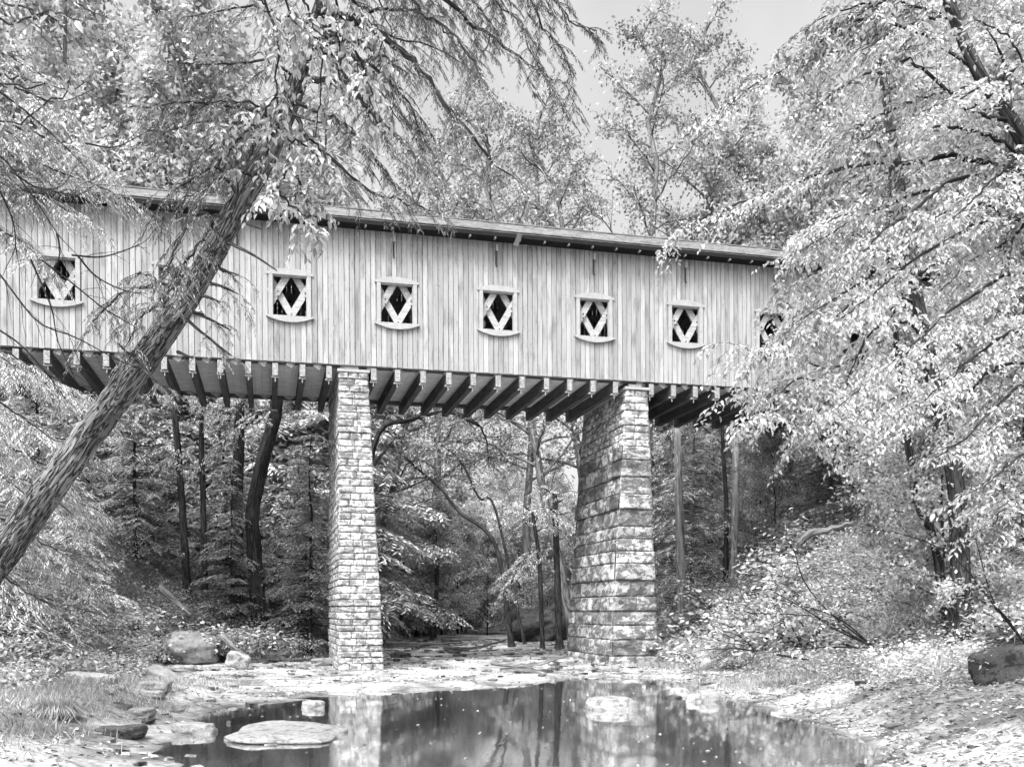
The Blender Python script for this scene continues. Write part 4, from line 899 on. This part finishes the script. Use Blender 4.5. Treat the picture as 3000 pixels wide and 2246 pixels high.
# ------------------------------------------------------------------ rocks
def rockmesh(seed, dims, blocky, rough=.16):
    n, m = 40, 24; th = np.linspace(0, 2 * math.pi, n, endpoint=False); ph = np.linspace(-math.pi / 2, math.pi / 2, m)
    TH_, PH = np.meshgrid(th, ph, indexing='ij'); D = np.stack([np.cos(PH) * np.cos(TH_), np.cos(PH) * np.sin(TH_), np.sin(PH)], -1)
    e = 2 + blocky * 5; r = 1 / (np.abs(D[..., 0]) ** e + np.abs(D[..., 1]) ** e + np.abs(D[..., 2]) ** e) ** (1 / e)
    P = D * r[..., None]; P = P * (1 + rough * fbm(P * 1.4 + seed * 3.1, 4, seed))[..., None]
    P = P * np.array(dims) / 2
    i = np.arange(n)[:, None] * m; i2 = (np.arange(n)[:, None] + 1) % n * m; j = np.arange(m - 1)[None]
    g = Geo(); g.add(P.reshape(-1, 3), np.stack([i + j, i2 + j, i2 + j + 1, i + j + 1], -1).reshape(-1, 4)); return g
def rock(label, px, py, wp_, hp, mat=M_rock, blocky=.3, rz=0, sink=.3, dr=.8, tilt=0, z=.06, name="rock", rough=.16, seed=[0]):
    seed[0] += 1; zz = z
    for _ in range(6):
        Y = (CZ - zz) * F / (py - HY); gg_ = max(gz((px - CX) / F * Y, Y), -.02); zz = .5 * zz + .5 * gg_
    z = zz; wx = wp_ / F * Y; h = hp / F * Y
    g = rockmesh(seed[0], (wx, wx * dr, h * (1 + sink)), blocky, rough); X = (px - CX) / F * Y; Y += wx * dr * .5
    o = g.obj(name, mat, None, True); o.location = (X, Y, z - sink * h / 2 + h / 2 - sink * h * .0); o.rotation_euler = (tilt * .3, tilt, rz); tag(o, label, "rock" if name == "rock" else "boulder")
    return o
rock("large rounded boulder half under the bright shrub on the left", 540, 1950, 160, 92, M_rock, .1, .5, .0, .8, .1, .08, "boulder", .26)
rock("small flat stone in front of the rounded boulder", 525, 1966, 78, 18, M_palerock, .5, .1)
rock("tilted slab pointing right, left of the creek bed", 470, 2004, 110, 38, M_rock, .6, -.3, .3, .6, .35)
rock("lower slab of the little stack left of the creek bed", 440, 2022, 90, 26, M_rock, .7, .1)
rock("thin slab tipped at the grass edge below the stack", 440, 2034, 60, 16, M_palerock, .6, .2)
rock("dark mossy rock above the grassy mound", 280, 1975, 110, 60, M_darkrock, .3, .1, .3, .8, 0, .3)
rock("long flat pale slab in the grass on the left", 245, 2012, 135, 36, M_palerock, .6, .1, .3, .6, .12, .35)
rock("dark rounded rock under leaves at far left", 60, 1960, 95, 42, M_rock, .2, 0, .4, .9, .1, .35)
rock("small dark rock at the bottom of the grassy mound", 402, 2098, 78, 24, M_rock, .4, -.2)
rock("low flat dark rock left of the pool", 340, 2160, 135, 32, M_darkrock, .6, .1, .3, .5)
rock("blocky rock just left of the large flat slab", 560, 2150, 115, 30, M_rock, .7, .1, .3, .6)
rock("large flat pale slab tapering into the pool", 800, 2182, 345, 26, M_palerock, .3, -.1, .5, 1.15, .03, .0)
rock("tiny dark stone perched beside the flat slab", 668, 2122, 14, 12, M_darkrock)
rock("pale broken stone at the pool's back left edge", 915, 2078, 62, 24, M_palerock, .5, .3, z=.02)
rock("pale domed rock standing alone in the pool", 1797, 2083, 150, 40, M_palerock, .15, 0, .5, .7, 0, 0.0, rough=.1)
rock("small pale round rock farther back in the pool on the right", 1994, 2036, 62, 22, M_palerock, .1, 0, .4, z=0)
rock("left stone of the pair at the pool's right edge", 2035, 2058, 44, 26, M_palerock, .3, 0, z=0)
rock("right blocky stone of the pair at the pool's right edge", 2082, 2058, 62, 36, M_rock, .5, 0, z=0)
rock("flat dark stone beside the pair of stones in the pool", 1975, 2048, 50, 10, M_darkrock, .5, 0, z=0)
rock("very dark blocky rock at the right frame edge", 2965, 1985, 165, 88, M_darkrock, .6, -.2, .3, .8, -.15, .35)
rock("smooth pale rock at the creek's right bank by the pier", 2085, 1935, 105, 38, M_palerock, .2, 0)
rock("small rock uphill from the smooth pale bank rock", 2065, 1900, 45, 26, M_rock, .3, 0, z=.4)
rock("white angular stone at the foot of the broad pier", 1652, 1947, 55, 14, M_palerock, .6, .1)
rock("long dark flat stone beside the slender pier's right foot", 1172, 1926, 55, 16, M_darkrock, .4, 0)
rock("little dark square stone below the long dark flat stone", 1162, 1937, 20, 9, M_darkrock, .6)
rock("dark flat stone in mid creek bed upstream", 1330, 1908, 55, 14, M_darkrock, .5)
rock("second dark stone in the creek bed, just right of the first upstream", 1345, 1925, 38, 12, M_darkrock, .5)
rock("low stone in mid bed near the curved log", 1480, 1936, 50, 10, M_rock, .5)
rock("dark ledge stone far upstream between the piers", 1320, 1884, 60, 10, M_darkrock, .5)
rock("flat stone leaning at the slender pier's left foot", 940, 1945, 68, 20, M_rock, .6, .1)
rock("stone block on the slope left of the slender pier", 880, 1905, 75, 30, M_rock, .6, .3, .3, .7, .3, .5)
rock("pale wedge stone above the pier's left foot", 925, 1915, 45, 26, M_palerock, .6, .4, z=.4, tilt=.4)
rock("squared block lodged right of the rounded boulder", 690, 1905, 60, 34, M_palerock, .7, .3, z=.5, tilt=.3)
rock("dark stone wedged under the right of the boulder", 640, 1940, 66, 22, M_darkrock, .4, .3)
rock("flat stone on the bank between boulder and pier", 800, 1930, 60, 18, M_rock, .5, .2)
rock("row stone at the waterline right of the broad pier", 1790, 1966, 80, 14, M_rock, .5, z=0.02)
rock("second waterline stone right of the broad pier", 1850, 1972, 70, 12, M_palerock, .5, z=0.02)
rock("dark mossy root-covered bank stone left of the broad pier", 1590, 1880, 190, 105, M_darkrock, .2, .1, .2, .7, -.2, .3, "boulder", .35)

# ------------------------------------------------------------------ stuff
RNG = np.random.default_rng(123)
# undergrowth on the banks
def slope_pts(n, x0, x1, y0, y1, mn):
    X = RNG.uniform(x0, x1, n); Y = y0 + (y1 - y0) * RNG.random(n) ** 1.3; l = np.interp(Y, TL[:, 0], TL[:, 1]) - X; r = X - np.interp(Y, TR[:, 0], TR[:, 1])
    k = (np.maximum(l, r) > mn) & ~((np.abs(X / Y + .345) < .04) & (Y > 21) & (Y < 30.2)) & ~((np.abs(X / Y - .535) < .045) & (Y < 22.5)); return X[k], Y[k]
lf = Geo(); X, Y = slope_pts(15000, -24, 24, 10, 90, .1); Z = ground(X, Y); m = 16
hgt = np.abs(RNG.normal(0, .22, len(X))) + .05
P = np.repeat(np.stack([X, Y, Z + hgt], 1), m, 0) + RNG.normal(0, 1, (len(X) * m, 3)) * np.array((.22, .22, .1)); n = len(P)
D = np.concatenate([RNG.normal(0, 1, (n, 2)), RNG.uniform(-.7, .2, (n, 1))], 1); sz = (.06 + .0018 * P[:, 1]) * RNG.uniform(.6, 1.4, n)
lf.leaves(P, D, UP + RNG.normal(0, .5, (n, 3)), sz, sz * .6, fold=False); 
X = np.concatenate([RNG.uniform(4.5, 17, 6500), RNG.uniform(-13, -6.8, 2200)]); Y = RNG.uniform(12, 35, len(X)); k = (np.maximum(np.interp(Y, TL[:, 0], TL[:, 1]) - X, X - np.interp(Y, TR[:, 0], TR[:, 1])) > -.6) & ~((np.abs(X / Y + .345) < .045) & (Y > 21) & (Y < 30.2)) & ~((np.abs(X / Y - .535) < .045) & (Y < 22.5)); X, Y = X[k], Y[k]; Z = ground(X, Y); m = 22
P = np.repeat(np.stack([X, Y, Z + RNG.uniform(.02, .55, len(X))], 1), m, 0) + RNG.normal(0, 1, (len(X) * m, 3)) * np.array((.16, .16, .09)); n = len(P)
D = np.concatenate([RNG.normal(0, 1, (n, 2)), RNG.uniform(-.9, .3, (n, 1))], 1); sz = .085 * RNG.uniform(.5, 1.4, n)
lf.leaves(P, D, UP + RNG.normal(0, .6, (n, 3)), sz, sz * .55, fold=False)
tag(lf.obj("undergrowth", M_bright), kind='stuff')
# fallen leaves
lf = Geo(); n = 60000; X = RNG.uniform(-12, 14, n); Y = 8 + 26 * RNG.random(n) ** 1.2; Z = ground(X, Y); dens = np.where(X > 2.5, 1, .16) + .2 * fbm(np.stack([X, Y, X * 0], 1) * .6, 2, 4)
pk = (Z > .015) & (RNG.random(n) < dens); P = np.stack([X, Y, Z + .012], 1)[pk]; n = len(P); D = np.concatenate([RNG.normal(0, 1, (n, 2)), RNG.normal(0, .15, (n, 1))], 1)
sz = .085 * RNG.uniform(.6, 1.3, n); lf.leaves(P, D, UP + RNG.normal(0, .28, (n, 3)), sz, sz * .6); tag(lf.obj("leaf_litter", M_litter), kind='stuff')
lf = Geo(); n = 200; X = RNG.uniform(-5, 5, n); Y = RNG.uniform(9, 24, n); Z = ground(X, Y); pk = Z < -.02; P = np.stack([X, Y, X * 0 + .004], 1)[pk]; n = len(P); D = np.concatenate([RNG.normal(0, 1, (n, 2)), np.zeros((n, 1))], 1)
sz = .06 * RNG.uniform(.5, 1.3, n); lf.leaves(P, D, UP + RNG.normal(0, .05, (n, 3)), sz, sz * .6); tag(lf.obj("floating_leaves", M_litter), kind='stuff')
# gravel and small stones on the bed
g = Geo(); n = 2600; X = RNG.uniform(-9, 7, n); Y = 11 + 45 * RNG.random(n) ** 1.1; Z = ground(X, Y)
ok = (Z < .6) & (Z > -.05) & (RNG.random(n) < np.where(Y > 27, 1, .45))
for x, y, z in zip(X[ok], Y[ok], Z[ok]):
    d = RNG.uniform(.04, .16) * (1.5 if y > 30 else 1); a = RNG.uniform(0, 3.1); c, s_ = math.cos(a), math.sin(a); g.box((x, y, z + .01), (d * 1.6, d, d * .4), [[c, -s_, 0], [s_, c, 0], [0, 0, 1]], jit=d * .16)
tag(g.obj("gravel", M_rock), kind='stuff')
# grass
def blades(n, cx_, cy_, sx_, sy_, hh, bend=.6, cond=None):
    X = RNG.normal(cx_, sx_, n); Y = RNG.normal(cy_, sy_, n); Z = ground(X, Y); k = Z > .02; X, Y, Z = X[k], Y[k], Z[k]; n = len(X)
    P = np.stack([X, Y, Z - .01], 1); A = RNG.uniform(0, 6.28, n); D = np.stack([np.cos(A) * bend, np.sin(A) * bend, np.ones(n)], 1) + RNG.normal(0, .2, (n, 3)); h = hh * RNG.uniform(.5, 1.3, n)
    return P, D, h
g = Geo()
for args in ((3000, -7.3, 14.5, .8, 2.4, .2), (1500, -7.6, 19, .7, 2.0, .2), (500, -6.2, 11.6, .4, 1.0, .13), (1600, 5.6, 21.5, .8, 1.2, .18), (1200, 3.9, 15, .4, 1.5, .14), (900, 4.4, 28.8, .5, .4, .2)):
    P, D, h = blades(*args); g.leaves(P, D, RNG.normal(0, 1, (len(P), 3)), h, .014, fold=False)
tag(g.obj("grass", M_grass), kind='stuff')
g = Geo(); cx_, cy_ = wp(165, 2140, .15); n = 900; A = RNG.uniform(0, 6.28, n); R_ = RNG.uniform(0, .16, n)
P = np.stack([cx_ + np.cos(A) * R_, cy_ + np.sin(A) * R_, np.full(n, gz(cx_, cy_))], 1); D = np.stack([np.cos(A) * .6, np.sin(A) * .6, np.ones(n)], 1) + RNG.normal(0, .15, (n, 3)); h = RNG.uniform(.2, .42, n)
V1 = P + norm(D) * h[:, None] * .6; D2 = D - UP * 1.6; g.leaves(P, D, RNG.normal(0, 1, (n, 3)), h * .8, .012, fold=False); g.leaves(V1, D2, RNG.normal(0, 1, (n, 3)), h * .6, .012, fold=False)
off = np.array((cx_, cy_, gz(cx_, cy_))); g.V = [v - off for v in g.V]; o = g.obj("grass_tuft", leaf_mat("dark_grass", .08, .5, .2)); o.location = tuple(off); tag(o, "dark drooping grass tuft on the lower left bank", "grass tuft")

name_all()
